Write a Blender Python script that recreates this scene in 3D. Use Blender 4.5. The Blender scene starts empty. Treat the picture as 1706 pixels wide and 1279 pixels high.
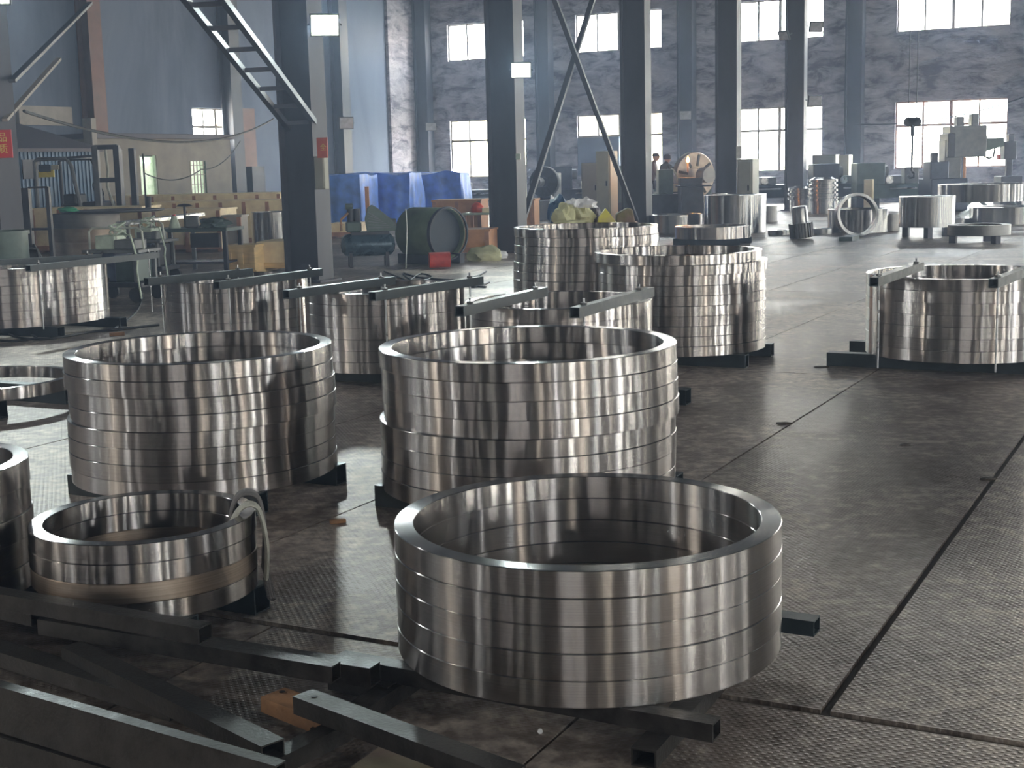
import bpy, bmesh, math, random
from mathutils import Vector, Matrix, noise
PI = math.pi
random.seed(7)
SC = bpy.context.scene
COL = SC.collection
# ------------------------------------------------------------------ camera
FPX = 2300.0; CH = 1.55
TH = math.atan(365/FPX); RO = math.atan(.025)
F_ = Vector((0, math.cos(TH), -math.sin(TH))); U0 = Vector((0, math.sin(TH), math.cos(TH))); R0 = Vector((1, 0, 0))
R_ = math.cos(RO)*R0 - math.sin(RO)*U0; U_ = math.sin(RO)*R0 + math.cos(RO)*U0
cd = bpy.data.cameras.new('camera'); cam = bpy.data.objects.new('camera', cd); COL.objects.link(cam)
cd.sensor_width = 36; cd.lens = 36*FPX/1706; cd.clip_end = 400
m = Matrix((R_, U_, -F_)).transposed().to_4x4(); m.translation = (0, 0, CH)
cam.matrix_world = m
SC.camera = cam
# ------------------------------------------------------------------ hall axes: A runs away to the right, B runs along the back wall to the left
AN = math.radians(27.5)
A = Vector((math.sin(AN), math.cos(AN), 0)); B = Vector((-math.cos(AN), math.sin(AN), 0))
HR = -AN                       # an object turned by HR has local +x = -B, local +y = A
def H(a, b, z=0): return A*a + B*b + Vector((0, 0, z))
def ray(px, py): return F_ + R_*((px-853)/FPX) + U_*((639.5-py)/FPX)
def G(px, py, z=0):            # point of height z seen at that place of the photograph
    d = ray(px, py); t = (z-CH)/d.z; return Vector((d.x*t, d.y*t, z))
def D(px, py, Y):              # point at distance Y
    d = ray(px, py); t = Y/d.y; return Vector((d.x*t, Y, CH+d.z*t))
# ------------------------------------------------------------------ world, exposure
w = bpy.data.worlds.new('sky'); SC.world = w; w.use_nodes = True
nt = w.node_tree; nt.nodes.clear()
o = nt.nodes.new('ShaderNodeOutputWorld'); bg = nt.nodes.new('ShaderNodeBackground')
tc = nt.nodes.new('ShaderNodeTexCoord'); sx = nt.nodes.new('ShaderNodeSeparateXYZ'); rp = nt.nodes.new('ShaderNodeValToRGB')
nt.links.new(tc.outputs['Generated'], sx.inputs[0]); nt.links.new(sx.outputs['Z'], rp.inputs[0]); nt.links.new(rp.outputs[0], bg.inputs[0]); nt.links.new(bg.outputs[0], o.inputs[0])
rp.color_ramp.elements[0].color = (1, .96, .91, 1); rp.color_ramp.elements[0].position = 0
rp.color_ramp.elements[1].color = (.78, .88, 1, 1); rp.color_ramp.elements[1].position = .25
SKY = 32.0
bg.inputs[1].default_value = SKY
SC.view_settings.view_transform = 'Standard'; SC.view_settings.look = 'None'
SC.view_settings.exposure = 0.8; SC.view_settings.gamma = 1.0; SC.view_settings.use_curve_mapping = False
def area_light(name, loc, direction, sx_, sy_, power, color=(1, 1, 1), portal=False, spread=180, up=Vector((0, 0, 1))):
    l = bpy.data.lights.new(name, 'AREA'); l.shape = 'RECTANGLE'; l.size = sx_; l.size_y = sy_; l.energy = power; l.color = color
    l.spread = math.radians(spread)
    if portal: l.cycles.is_portal = True
    ob = bpy.data.objects.new(name, l); COL.objects.link(ob)
    ob.matrix_world = Matrix.Translation(loc) @ Vector(direction).to_track_quat('-Z', 'Y').to_matrix().to_4x4()
    return ob

# ------------------------------------------------------------------ materials
M = {}
def lnk(t, a, b): t.links.new(a, b)
def mat(name, col, rough=.6, metal=0, var=.25, scale=6, bump=0, bscale=60, col2=None, emit=None, est=0, aniso=0, spec=.5, rvar=.1, stretch=(1, 1, 1), alpha=1):
    m = bpy.data.materials.new(name); m.use_nodes = True; t = m.node_tree; n = t.nodes; p = n['Principled BSDF']
    p.inputs['Metallic'].default_value = metal; p.inputs['Specular IOR Level'].default_value = spec
    tc = n.new('ShaderNodeTexCoord'); mp = n.new('ShaderNodeMapping'); mp.inputs['Scale'].default_value = stretch
    lnk(t, tc.outputs['Object'], mp.inputs[0])
    ns = n.new('ShaderNodeTexNoise'); ns.inputs['Scale'].default_value = scale; ns.inputs['Detail'].default_value = 5; ns.inputs['Roughness'].default_value = .6
    lnk(t, mp.outputs[0], ns.inputs['Vector'])
    r = n.new('ShaderNodeValToRGB'); r.color_ramp.elements[0].position = .32; r.color_ramp.elements[1].position = .68
    c2 = col2 or tuple(min(1, c*(1+var)) for c in col); c1 = col if col2 else tuple(c*(1-var) for c in col)
    r.color_ramp.elements[0].color = (*c1, 1); r.color_ramp.elements[1].color = (*c2, 1)
    lnk(t, ns.outputs[0], r.inputs[0]); lnk(t, r.outputs[0], p.inputs['Base Color'])
    mr = n.new('ShaderNodeMapRange'); mr.inputs[3].default_value = max(.02, rough-rvar); mr.inputs[4].default_value = min(1, rough+rvar)
    mr.inputs[1].default_value = .3; mr.inputs[2].default_value = .7
    lnk(t, ns.outputs[0], mr.inputs[0]); lnk(t, mr.outputs[0], p.inputs['Roughness'])
    if bump:
        b = n.new('ShaderNodeBump'); b.inputs['Strength'].default_value = bump; b.inputs['Distance'].default_value = .01
        n2 = n.new('ShaderNodeTexNoise'); n2.inputs['Scale'].default_value = bscale; n2.inputs['Detail'].default_value = 4
        lnk(t, mp.outputs[0], n2.inputs['Vector']); lnk(t, n2.outputs[0], b.inputs['Height']); lnk(t, b.outputs[0], p.inputs['Normal'])
    if emit: p.inputs['Emission Color'].default_value = (*emit, 1); p.inputs['Emission Strength'].default_value = est
    M[name] = m
    return m
def ring_mat(name, col, rough, aniso, dull=0, wave=.1, groove=.4):
    m = bpy.data.materials.new(name); m.use_nodes = True; t = m.node_tree; n = t.nodes; p = n['Principled BSDF']
    p.inputs['Metallic'].default_value = 1; p.inputs['Anisotropic'].default_value = aniso; p.inputs['Anisotropic Rotation'].default_value = .25
    tg = n.new('ShaderNodeTangent'); tg.direction_type = 'RADIAL'; tg.axis = 'Z'; lnk(t, tg.outputs[0], p.inputs['Tangent'])
    oi = n.new('ShaderNodeObjectInfo'); tc = n.new('ShaderNodeTexCoord')
    # turning marks: very fine rings stacked in z
    mp = n.new('ShaderNodeMapping'); mp.inputs['Scale'].default_value = (.6, .6, 420); lnk(t, tc.outputs['Object'], mp.inputs[0])
    ns = n.new('ShaderNodeTexNoise'); ns.inputs['Scale'].default_value = 1; ns.inputs['Detail'].default_value = 2; lnk(t, mp.outputs[0], ns.inputs[0])
    n2 = n.new('ShaderNodeTexNoise'); n2.inputs['Scale'].default_value = 5; n2.inputs['Detail'].default_value = 4; lnk(t, tc.outputs['Object'], n2.inputs[0])
    ad = n.new('ShaderNodeMath'); ad.operation = 'ADD'; lnk(t, ns.outputs[0], ad.inputs[0]); lnk(t, n2.outputs[0], ad.inputs[1])
    a2 = n.new('ShaderNodeMath'); a2.operation = 'MULTIPLY_ADD'; a2.inputs[1].default_value = .35; lnk(t, oi.outputs['Random'], a2.inputs[0]); lnk(t, ad.outputs[0], a2.inputs[2])
    r = n.new('ShaderNodeValToRGB'); r.color_ramp.elements[0].position = .7; r.color_ramp.elements[1].position = 1.4/1.0 if False else 1.0
    r.color_ramp.elements[0].color = (*[c*(.78-dull*.3) for c in col], 1); r.color_ramp.elements[1].color = (*col, 1)
    mu = n.new('ShaderNodeMath'); mu.operation = 'MULTIPLY'; mu.inputs[1].default_value = .72; lnk(t, a2.outputs[0], mu.inputs[0])
    lnk(t, mu.outputs[0], r.inputs[0]); lnk(t, r.outputs[0], p.inputs['Base Color'])
    mr = n.new('ShaderNodeMapRange'); mr.inputs[3].default_value = rough-.03; mr.inputs[4].default_value = rough+.03; lnk(t, n2.outputs[0], mr.inputs[0]); lnk(t, mr.outputs[0], p.inputs['Roughness'])
    # turning grooves: the normal tilts up and down at random from groove to groove, and waves very slightly round the ring
    ge = n.new('ShaderNodeNewGeometry'); wn = n.new('ShaderNodeTexWhiteNoise'); wn.noise_dimensions = '3D'; lnk(t, ge.outputs['Position'], wn.inputs['Vector'])
    wz = n.new('ShaderNodeMath'); wz.operation = 'MULTIPLY_ADD'; wz.inputs[1].default_value = groove; wz.inputs[2].default_value = -groove/2; lnk(t, wn.outputs['Value'], wz.inputs[0])
    cz = n.new('ShaderNodeCombineXYZ'); lnk(t, wz.outputs[0], cz.inputs['Z'])
    m3 = n.new('ShaderNodeMapping'); m3.inputs['Scale'].default_value = (1, 1, 0); lnk(t, tc.outputs['Object'], m3.inputs[0])
    n3 = n.new('ShaderNodeTexNoise'); n3.inputs['Scale'].default_value = 22; n3.inputs['Detail'].default_value = 3; lnk(t, m3.outputs[0], n3.inputs[0])
    w3 = n.new('ShaderNodeMath'); w3.operation = 'MULTIPLY_ADD'; w3.inputs[1].default_value = wave; w3.inputs[2].default_value = -wave/2; lnk(t, n3.outputs[0], w3.inputs[0])
    cr_ = n.new('ShaderNodeVectorMath'); cr_.operation = 'CROSS_PRODUCT'; cr_.inputs[0].default_value = (0, 0, 1); lnk(t, ge.outputs['Normal'], cr_.inputs[1])
    sc_ = n.new('ShaderNodeVectorMath'); sc_.operation = 'SCALE'; lnk(t, cr_.outputs[0], sc_.inputs[0]); lnk(t, w3.outputs[0], sc_.inputs['Scale'])
    a1 = n.new('ShaderNodeVectorMath'); a1.operation = 'ADD'; lnk(t, ge.outputs['Normal'], a1.inputs[0]); lnk(t, cz.outputs[0], a1.inputs[1])
    a3 = n.new('ShaderNodeVectorMath'); a3.operation = 'ADD'; lnk(t, a1.outputs[0], a3.inputs[0]); lnk(t, sc_.outputs[0], a3.inputs[1])
    nm = n.new('ShaderNodeVectorMath'); nm.operation = 'NORMALIZE'; lnk(t, a3.outputs[0], nm.inputs[0]); lnk(t, nm.outputs[0], p.inputs['Normal'])
    M[name] = m
ring_mat('turned_steel', (.45, .42, .402), .21, 1.0, wave=.12)
ring_mat('turned_steel_far', (.45, .45, .445), .22, 1.0, wave=.06)
ring_mat('dull_steel', (.42, .34, .28), .42, .5, .4, wave=0)
ring_mat('grey_steel', (.30, .29, .28), .5, .5, .3, wave=0)
mat('dark_paint', (.035, .042, .05), .45, .1, .4, 9, .2)
mat('tube_steel', (.04, .036, .033), .42, .55, .45, 14, .15, 80)
mat('green_beam', (.018, .028, .034), .42, .1, .3, 10)
mat('bolt', (.12, .12, .12), .4, .9)
mat('rod', (.45, .46, .48), .3, 1)
mat('column_steel', (.055, .055, .068), .55, .15, .35, 1.6, .1, 20, stretch=(1, 1, .3))
mat('column_rust', (.17, .085, .065), .6, .1, .3, 2, .1, 20)
mat('concrete', (.16, .15, .13), .85, 0, .35, 4, .3, 30)
mat('ceiling', (.05, .055, .065), .9, 0, .2, 1)
mat('frame', (.30, .26, .22), .5, 0, .1)
mat('frame_rust', (.30, .15, .10), .6, 0, .2)
mat('tarp', (.09, .24, .78), .5, 0, .3, 3, .5, 12)
mat('crate_ply', (.72, .52, .26), .7, 0, .15, 3, .1, 30, stretch=(1, 1, 6))
mat('crate_pale', (.92, .72, .48), .7, 0, .2, 3, .1, 30)
mat('crate_brown', (.40, .21, .14), .75, 0, .25, 5)
mat('crate_orange', (.52, .26, .13), .7, 0, .2, 3)
mat('crate_grey', (.33, .30, .27), .7, 0, .15, 3)
mat('wood_block', (.33, .17, .08), .7, 0, .4, 9, .3, 40)
mat('stained_board', (.14, .075, .05), .8, 0, .6, 5, .3, 30, col2=(.20, .17, .10))
mat('green_drum', (.15, .20, .10), .5, .2, .3, 3)
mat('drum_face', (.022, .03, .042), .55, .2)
mat('compressor_blue', (.045, .085, .12), .3, .3, .2, 4)
mat('machine_green', (.07, .10, .09), .45, .2, .3, 5)
mat('machine_grey', (.15, .155, .16), .5, .2, .3, 5)
mat('machine_dark', (.035, .035, .045), .5, .3, .35, 6)
mat('machine_blue', (.06, .075, .12), .5, .2, .3, 6)
mat('cabinet_cream', (.50, .47, .36), .6, 0, .08)
mat('cabinet_grey', (.33, .33, .28), .6, 0, .08)
mat('bag_cream', (.50, .49, .30), .8, 0, .2, 8, .6, 20)
mat('bag_white', (.75, .75, .78), .7, 0, .08, 8, .4, 20)
mat('bag_blue', (.06, .12, .22), .6, 0, .2, 8, .4, 20)
mat('bag_dark', (.10, .09, .11), .6, 0, .4, 8, .6, 20)
mat('yellow_card', (.55, .52, .05), .6, 0, .2, 10, col2=(.42, .36, .16))
mat('mossy_rag', (.14, .14, .05), .8, 0, .4, 8, .6, 20, col2=(.2, .14, .13))
mat('sling_grey', (.16, .145, .14), .9, 0, .3, 20, .6, 120)
mat('sling_cream', (.50, .49, .42), .85, 0, .15, 20, .5, 120)
mat('rubber', (.015, .015, .017), .6, 0)
mat('black', (.012, .012, .014), .6, 0)
mat('cable', (.02, .022, .025), .5)
mat('cable_grey', (.45, .47, .42), .5)
mat('yellow', (.75, .58, .06), .5)
mat('green_cloth', (.05, .30, .17), .7)
mat('red', (.55, .05, .03), .5)
mat('red_bright', (.80, .09, .04), .5)
mat('sign_red', (.62, .045, .045), .5, 0, .05)
mat('sign_orange', (.62, .13, .08), .5, 0, .1)
mat('sign_yellow', (.75, .55, .15), .5, 0, .05)
mat('white_paint', (.65, .66, .62), .5)
mat('white_green', (.50, .58, .48), .5)
mat('silver', (.6, .6, .6), .3, 1)
mat('skin', (.42, .24, .17), .6, 0, .05)
mat('cloth_dark', (.05, .05, .065), .85, 0, .2)
mat('cloth_mauve', (.14, .10, .11), .85, 0, .2)
mat('cloth_green', (.045, .055, .05), .85, 0, .3)
mat('cloth_red', (.35, .04, .05), .85)
mat('trouser', (.03, .033, .045), .85)
mat('hair', (.015, .012, .012), .7)
mat('rust_plate', (.10, .055, .04), .7, .2, .4, 8)
mat('chalk', (.34, .33, .31), .9)
mat('lamp_housing', (.06, .065, .07), .5, .5)
mat('lamp_off', (.35, .36, .38), .2)
mat('lamp_on', (1, 1, .85), .5, emit=(.95, 1, .78), est=8)
mat('flame', (1, .5, .2), .5, emit=(1, .42, .10), est=14)
mat('tube_lamp', (1, 1, 1), .5, emit=(.75, 1, .88), est=3)
mat('glass_lit', (.6, .75, .6), .3, emit=(.62, .78, .55), est=.35)
mat('shed_blue', (.07, .13, .22), .5, .1, .25, 3)
mat('office_wall', (.26, .235, .20), .9, 0, .18, 2, .1, 30)
mat('outdoor_cream', (.75, .62, .40), .9, 0, .05)
mat('outdoor_ground', (.5, .48, .42), .9, 0, .1, .5)
mat('leaf', (.45, .55, .25), .9, 0, .3, 3)
mat('mud', (.05, .038, .03), .8, 0, .4, 20, .5, 60)
mat('roof_sheet', (.10, .085, .10), .7, 0, .2, 2)
# back wall: sooty plaster over rough brick
def wall_mat(name, c0, c1, c2, sc=1.1, bump=.8, strx=(1, 1, 2.6)):
    m = bpy.data.materials.new(name); m.use_nodes = True; t = m.node_tree; n = t.nodes; p = n['Principled BSDF']
    p.inputs['Roughness'].default_value = .85; p.inputs['Specular IOR Level'].default_value = .25
    tc = n.new('ShaderNodeTexCoord'); mp = n.new('ShaderNodeMapping'); mp.inputs['Scale'].default_value = strx; lnk(t, tc.outputs['Object'], mp.inputs[0])
    a = n.new('ShaderNodeTexNoise'); a.inputs['Scale'].default_value = sc; a.inputs['Detail'].default_value = 7; a.inputs['Roughness'].default_value = .68; a.inputs['Distortion'].default_value = .6
    lnk(t, mp.outputs[0], a.inputs[0])
    r = n.new('ShaderNodeValToRGB'); e = r.color_ramp.elements
    e[0].position = .38; e[0].color = (*c0, 1); e[1].position = .62; e[1].color = (*c2, 1); x = e.new(.49); x.color = (*c1, 1)
    lnk(t, a.outputs[0], r.inputs[0]); lnk(t, r.outputs[0], p.inputs[0])
    b = n.new('ShaderNodeBump'); b.inputs['Strength'].default_value = bump; b.inputs['Distance'].default_value = .06
    a2 = n.new('ShaderNodeTexNoise'); a2.inputs['Scale'].default_value = sc*4; a2.inputs['Detail'].default_value = 5; lnk(t, mp.outputs[0], a2.inputs[0])
    lnk(t, a2.outputs[0], b.inputs['Height']); lnk(t, b.outputs[0], p.inputs['Normal'])
    M[name] = m
wall_mat('wall_sooty', (.13, .12, .15), (.34, .315, .36), (.50, .47, .49))
wall_mat('wall_dark', (.03, .028, .03), (.08, .075, .078), (.14, .13, .13))
wall_mat('wall_smooth', (.12, .145, .20), (.16, .19, .26), (.19, .22, .29), .35, .05, (1, 1, .25))
# chequer steel floor
def floor_mat():
    m = bpy.data.materials.new('chequer_plate'); m.use_nodes = True; t = m.node_tree; n = t.nodes; p = n['Principled BSDF']
    tc = n.new('ShaderNodeTexCoord'); gm = n.new('ShaderNodeNewGeometry'); oi = n.new('ShaderNodeObjectInfo')
    def noise_(sc, det, src, dist=0):
        x = n.new('ShaderNodeTexNoise'); x.inputs['Scale'].default_value = sc; x.inputs['Detail'].default_value = det; x.inputs['Roughness'].default_value = .62; x.inputs['Distortion'].default_value = dist
        lnk(t, src, x.inputs[0]); return x
    big = noise_(.9, 6, gm.outputs['Position'], .4); fine = noise_(14, 6, gm.outputs['Position'])
    r = n.new('ShaderNodeValToRGB'); e = r.color_ramp.elements
    e[0].position = .40; e[0].color = (.115, .082, .066, 1); e[1].position = .63; e[1].color = (.58, .50, .43, 1); x = e.new(.51); x.color = (.25, .205, .18, 1)
    mx = n.new('ShaderNodeMath'); mx.operation = 'MULTIPLY_ADD'; mx.inputs[1].default_value = .45
    lnk(t, fine.outputs[0], mx.inputs[0]); ml = n.new('ShaderNodeMath'); ml.operation = 'MULTIPLY'; ml.inputs[1].default_value = .58; lnk(t, big.outputs[0], ml.inputs[0]); lnk(t, ml.outputs[0], mx.inputs[2])
    lnk(t, mx.outputs[0], r.inputs[0])
    hv = n.new('ShaderNodeHueSaturation'); mr0 = n.new('ShaderNodeMapRange'); mr0.inputs[3].default_value = .85; mr0.inputs[4].default_value = 1.15
    lnk(t, oi.outputs['Random'], mr0.inputs[0]); lnk(t, mr0.outputs[0], hv.inputs['Value']); lnk(t, r.outputs[0], hv.inputs['Color']); lnk(t, hv.outputs[0], p.inputs['Base Color'])
    p.inputs['Metallic'].default_value = .55
    mr = n.new('ShaderNodeMapRange'); mr.inputs[1].default_value = .35; mr.inputs[2].default_value = .65; mr.inputs[3].default_value = .36; mr.inputs[4].default_value = .54
    lnk(t, mx.outputs[0], mr.inputs[0]); lnk(t, mr.outputs[0], p.inputs['Roughness'])
    # tread lozenges
    mp = n.new('ShaderNodeMapping'); mp.inputs['Rotation'].default_value = (0, 0, AN+.785); mp.inputs['Scale'].default_value = (150, 150, 150); lnk(t, gm.outputs['Position'], mp.inputs[0])
    s = n.new('ShaderNodeSeparateXYZ'); lnk(t, mp.outputs[0], s.inputs[0])
    def mt(op, a, b=None):
        x = n.new('ShaderNodeMath'); x.operation = op
        for i, v in enumerate((a, b)):
            if v is None: continue
            if isinstance(v, (int, float)): x.inputs[i].default_value = v
            else: lnk(t, v, x.inputs[i])
        return x.outputs[0]
    pr = mt('MULTIPLY', mt('SINE', s.outputs[0]), mt('SINE', s.outputs[1]))
    hgt = mt('MULTIPLY', mt('MAXIMUM', mt('SUBTRACT', mt('ABSOLUTE', pr), .45), 0), 1.0)
    hh = mt('ADD', hgt, mt('MULTIPLY', fine.outputs[0], 1.6))
    b = n.new('ShaderNodeBump'); b.inputs['Strength'].default_value = .7; b.inputs['Distance'].default_value = .004
    lnk(t, hh, b.inputs['Height']); lnk(t, b.outputs[0], p.inputs['Normal'])
    M['chequer_plate'] = m
floor_mat()
def glass_mat():
    m = bpy.data.materials.new('pane_glass'); m.use_nodes = True; t = m.node_tree; n = t.nodes; n.remove(n['Principled BSDF'])
    tr = n.new('ShaderNodeBsdfTransparent'); tr.inputs[0].default_value = (.93, .94, .92, 1); gl = n.new('ShaderNodeBsdfGlossy'); gl.inputs['Roughness'].default_value = .05
    mx = n.new('ShaderNodeMixShader'); mx.inputs[0].default_value = .05; lnk(t, tr.outputs[0], mx.inputs[1]); lnk(t, gl.outputs[0], mx.inputs[2]); lnk(t, mx.outputs[0], n['Material Output'].inputs[0])
    M['pane_glass'] = m
glass_mat()

# ------------------------------------------------------------------ mesh helpers
class MB:
    def __init__(s): s.b = bmesh.new(); s.sm = False
    def _v(s, vs, fs, mi=0):
        vv = [s.b.verts.new(v) for v in vs]
        for f in fs:
            try: s.b.faces.new([vv[i] for i in f])
            except ValueError: pass
        return vv
    def box(s, x0, x1, y0, y1, z0, z1, mtx=None):
        vs = [Vector((x, y, z)) for z in (z0, z1) for x, y in ((x0, y0), (x1, y0), (x1, y1), (x0, y1))]
        if mtx: vs = [mtx @ v for v in vs]
        s._v(vs, [(3, 2, 1, 0), (4, 5, 6, 7), (0, 1, 5, 4), (1, 2, 6, 5), (2, 3, 7, 6), (3, 0, 4, 7)]); return s
    def beam(s, p, q, w, h, hollow=0, up=Vector((0, 0, 1))):
        p = Vector(p); q = Vector(q); d = (q-p).normalized(); r = d.cross(up).normalized(); u = r.cross(d)
        def lp(c, k): return [c + r*(i*w/2*k[0]) + u*(j*h/2*k[1]) for i, j in ((-1, -1), (1, -1), (1, 1), (-1, 1))]
        if not hollow:
            s._v(lp(p, (1, 1))+lp(q, (1, 1)), [(0, 1, 5, 4), (1, 2, 6, 5), (2, 3, 7, 6), (3, 0, 4, 7), (3, 2, 1, 0), (4, 5, 6, 7)])
        else:
            k = (1-2*hollow/w, 1-2*hollow/h)
            vs = lp(p, (1, 1))+lp(q, (1, 1))+lp(p, k)+lp(q, k); fs = []
            for i in range(4):
                j = (i+1) % 4
                fs += [(i, j, 4+j, 4+i), (8+j, 8+i, 12+i, 12+j), (j, i, 8+i, 8+j), (4+i, 4+j, 12+j, 12+i)]
            s._v(vs, fs)
        return s
    def tube(s, pts, r, n=8, cap=True):
        pts = [Vector(p) for p in pts]; rings = []
        rr = r if isinstance(r, (list, tuple)) else [r]*len(pts)
        prev = None
        for i, p in enumerate(pts):
            d = (pts[min(i+1, len(pts)-1)]-pts[max(i-1, 0)]).normalized()
            a = prev if prev else (Vector((0, 0, 1)) if abs(d.z) < .9 else Vector((1, 0, 0)))
            x = (a - d*a.dot(d)).normalized(); y = d.cross(x); prev = x
            rings.append([s.b.verts.new(p + (x*math.cos(2*PI*k/n)+y*math.sin(2*PI*k/n))*rr[i]) for k in range(n)])
        for a, b in zip(rings, rings[1:]):
            for k in range(n): s.b.faces.new((a[k], a[(k+1) % n], b[(k+1) % n], b[k]))
        if cap: s.b.faces.new(list(reversed(rings[0]))); s.b.faces.new(rings[-1])
        s.sm = True; return s
    def lathe(s, prof, n=32, mtx=None, closed=False):
        rings = []
        for r, z in prof:
            if r < 1e-6:
                v = Vector((0, 0, z)); v = mtx @ v if mtx else v
                rings.append([s.b.verts.new(v)])
            else:
                l = []
                for k in range(n):
                    v = Vector((r*math.cos(2*PI*k/n), r*math.sin(2*PI*k/n), z)); l.append(s.b.verts.new(mtx @ v if mtx else v))
                rings.append(l)
        prs = list(zip(rings, rings[1:])) + ([(rings[-1], rings[0])] if closed else [])
        for a, b in prs:
            for k in range(n):
                k2 = (k+1) % n
                if len(a) == 1 and len(b) == 1: continue
                if len(a) == 1: s.b.faces.new((a[0], b[k2], b[k]))
                elif len(b) == 1: s.b.faces.new((a[k], a[k2], b[0]))
                else: s.b.faces.new((a[k], a[k2], b[k2], b[k]))
        s.sm = True; return s
    def cyl(s, p, q, r, n=20, r2=None):
        p = Vector(p); q = Vector(q); d = q-p; mt = Matrix.Translation(p) @ d.to_track_quat('Z', 'Y').to_matrix().to_4x4()
        return s.lathe([(0, 0), (r, 0), (r if r2 is None else r2, d.length), (0, d.length)], n, mt)
    def prism(s, poly, h0, h1, axis='y', mtx=None):
        n = len(poly)
        def pt(u, v, h): return Vector((u, h, v)) if axis == 'y' else (Vector((h, u, v)) if axis == 'x' else Vector((u, v, h)))
        vs = [pt(u, v, h) for h in (h0, h1) for u, v in poly]
        if mtx: vs = [mtx @ v for v in vs]
        s._v(vs, [tuple(range(n)), tuple(reversed(range(n, 2*n)))]+[(i, n+i, n+(i+1) % n, (i+1) % n) for i in range(n)]); return s
    def mesh(s, name, material, bevel=0, smooth=None, ang=35):
        if bevel:
            bmesh.ops.bevel(s.b, geom=list(s.b.edges), offset=bevel, segments=1, affect='EDGES', clamp_overlap=True)
        bmesh.ops.recalc_face_normals(s.b, faces=s.b.faces)
        me = bpy.data.meshes.new(name); s.b.to_mesh(me); s.b.free()
        me.materials.append(M[material])
        if (s.sm if smooth is None else smooth):
            me.polygons.foreach_set('use_smooth', [True]*len(me.polygons)); me.set_sharp_from_angle(angle=math.radians(ang))
        return me
    def obj(s, name, material, parent=None, bevel=0, smooth=None, loc=None, rotz=None, label=None, ang=35):
        ob = bpy.data.objects.new(name, s.mesh(name, material, bevel, smooth, ang)); COL.objects.link(ob)
        if parent: ob.parent = parent
        if loc is not None: ob.location = loc
        if rotz is not None: ob.rotation_euler = (0, 0, rotz)
        if label: ob['label'] = label
        return ob
def tag(o, label, cat, group=None, kind=None):
    if label: o['label'] = label
    if cat: o['category'] = cat
    if group: o['group'] = group
    if kind: o['kind'] = kind
    return o
def thing(name, label, cat, loc, rotz=0, group=None):
    o = bpy.data.objects.new(name, None); COL.objects.link(o); o.empty_display_size = .1
    o.location = loc; o.rotation_euler = (0, 0, rotz)
    return tag(o, label, cat, group)
def struct(o, label=None): o['kind'] = 'structure'; (label and o.__setitem__('label', label)); return o
def inst(name, me, parent, loc=(0, 0, 0), rotz=0):
    o = bpy.data.objects.new(name, me); COL.objects.link(o); o.parent = parent; o.location = loc; o.rotation_euler = (0, 0, rotz); return o
def blob(sx_, sy_, sz_, seed, amp=.25, fr=2.2, sub=3, flat=True):
    b = bmesh.new(); bmesh.ops.create_icosphere(b, subdivisions=sub, radius=1)
    for v in b.verts:
        k = noise.noise(v.co*fr+Vector((seed*7.3, seed*3.1, 0))); k2 = abs(noise.noise(v.co*fr*2.3+Vector((seed, 5, seed))))
        c = v.co*(1+amp*k-amp*.8*k2)
        if flat and c.z < -.45: c.z = -.45
        v.co = Vector((c.x*sx_, c.y*sy_, (c.z+.45)*sz_/1.4 if flat else c.z*sz_))
    mb = MB(); mb.b.free(); mb.b = b; mb.sm = True; return mb

# ------------------------------------------------------------------ structure
AB = 47.2; BL = 28.4; HT = 11.5
A0 = -22.0; B0 = -19.0
slab = MB().box(-B0*-1-0, 0, 0, 0, 0, 0) if False else None
def hall_box(a0, a1, b0, b1, z0, z1):
    mb = MB(); P = [H(a, b, z) for z in (z0, z1) for a, b in ((a0, b0), (a1, b0), (a1, b1), (a0, b1))]
    mb._v(P, [(3, 2, 1, 0), (4, 5, 6, 7), (0, 1, 5, 4), (1, 2, 6, 5), (2, 3, 7, 6), (3, 0, 4, 7)]); return mb
mat('pit', (.075, .058, .046), .8, 0, .3)
fl = struct(hall_box(A0, AB+.2, B0, BL+.2, -.2, -.014).obj('floor', 'pit'), 'dark bed under the chequered steel floor plates')
BS = [.95+1.29*k for k in range(-8, 22)]
AS = [3.68+6.1*k for k in range(-1, 8)]
rnd = random.Random(3)
for j in range(-4, 21):
    for i in range(-1, 8):
        a0 = 3.68+6.1*i; a1 = min(a0+6.1, AB); b0 = .95+1.29*j+(.62 if i == -1 else 0); b1 = min(b0+1.29, BL)
        if b1-b0 < .1 or a1-a0 < .1: continue
        g0 = .014 if j == 0 and i >= 0 else .006; g1 = .014 if j == -1 and i >= 0 else .006
        ga = .02 if i == 0 else .006; gb = .02 if i == -1 else .006
        mb = MB(); e = 0
        hs = [(rnd.random()-.5)*.0012 for _ in range(4)]
        P = [(a0+ga, b0+g0), (a1-gb, b0+g0), (a1-gb, b1-g1), (a0+ga, b1-g1)]
        vs = [H(a, b, -.014) for a, b in P]+[H(a, b, hs[k]*.5) for k, (a, b) in enumerate(P)]
        mb._v(vs, [(4, 5, 6, 7), (0, 1, 5, 4), (1, 2, 6, 5), (2, 3, 7, 6), (3, 0, 4, 7)])
        mb.obj('floor_plate', 'chequer_plate', fl)
struct(hall_box(A0, AB, B0, BL, HT, HT+.2).obj('ceiling', 'ceiling'), 'dark high roof of the workshop')

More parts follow.
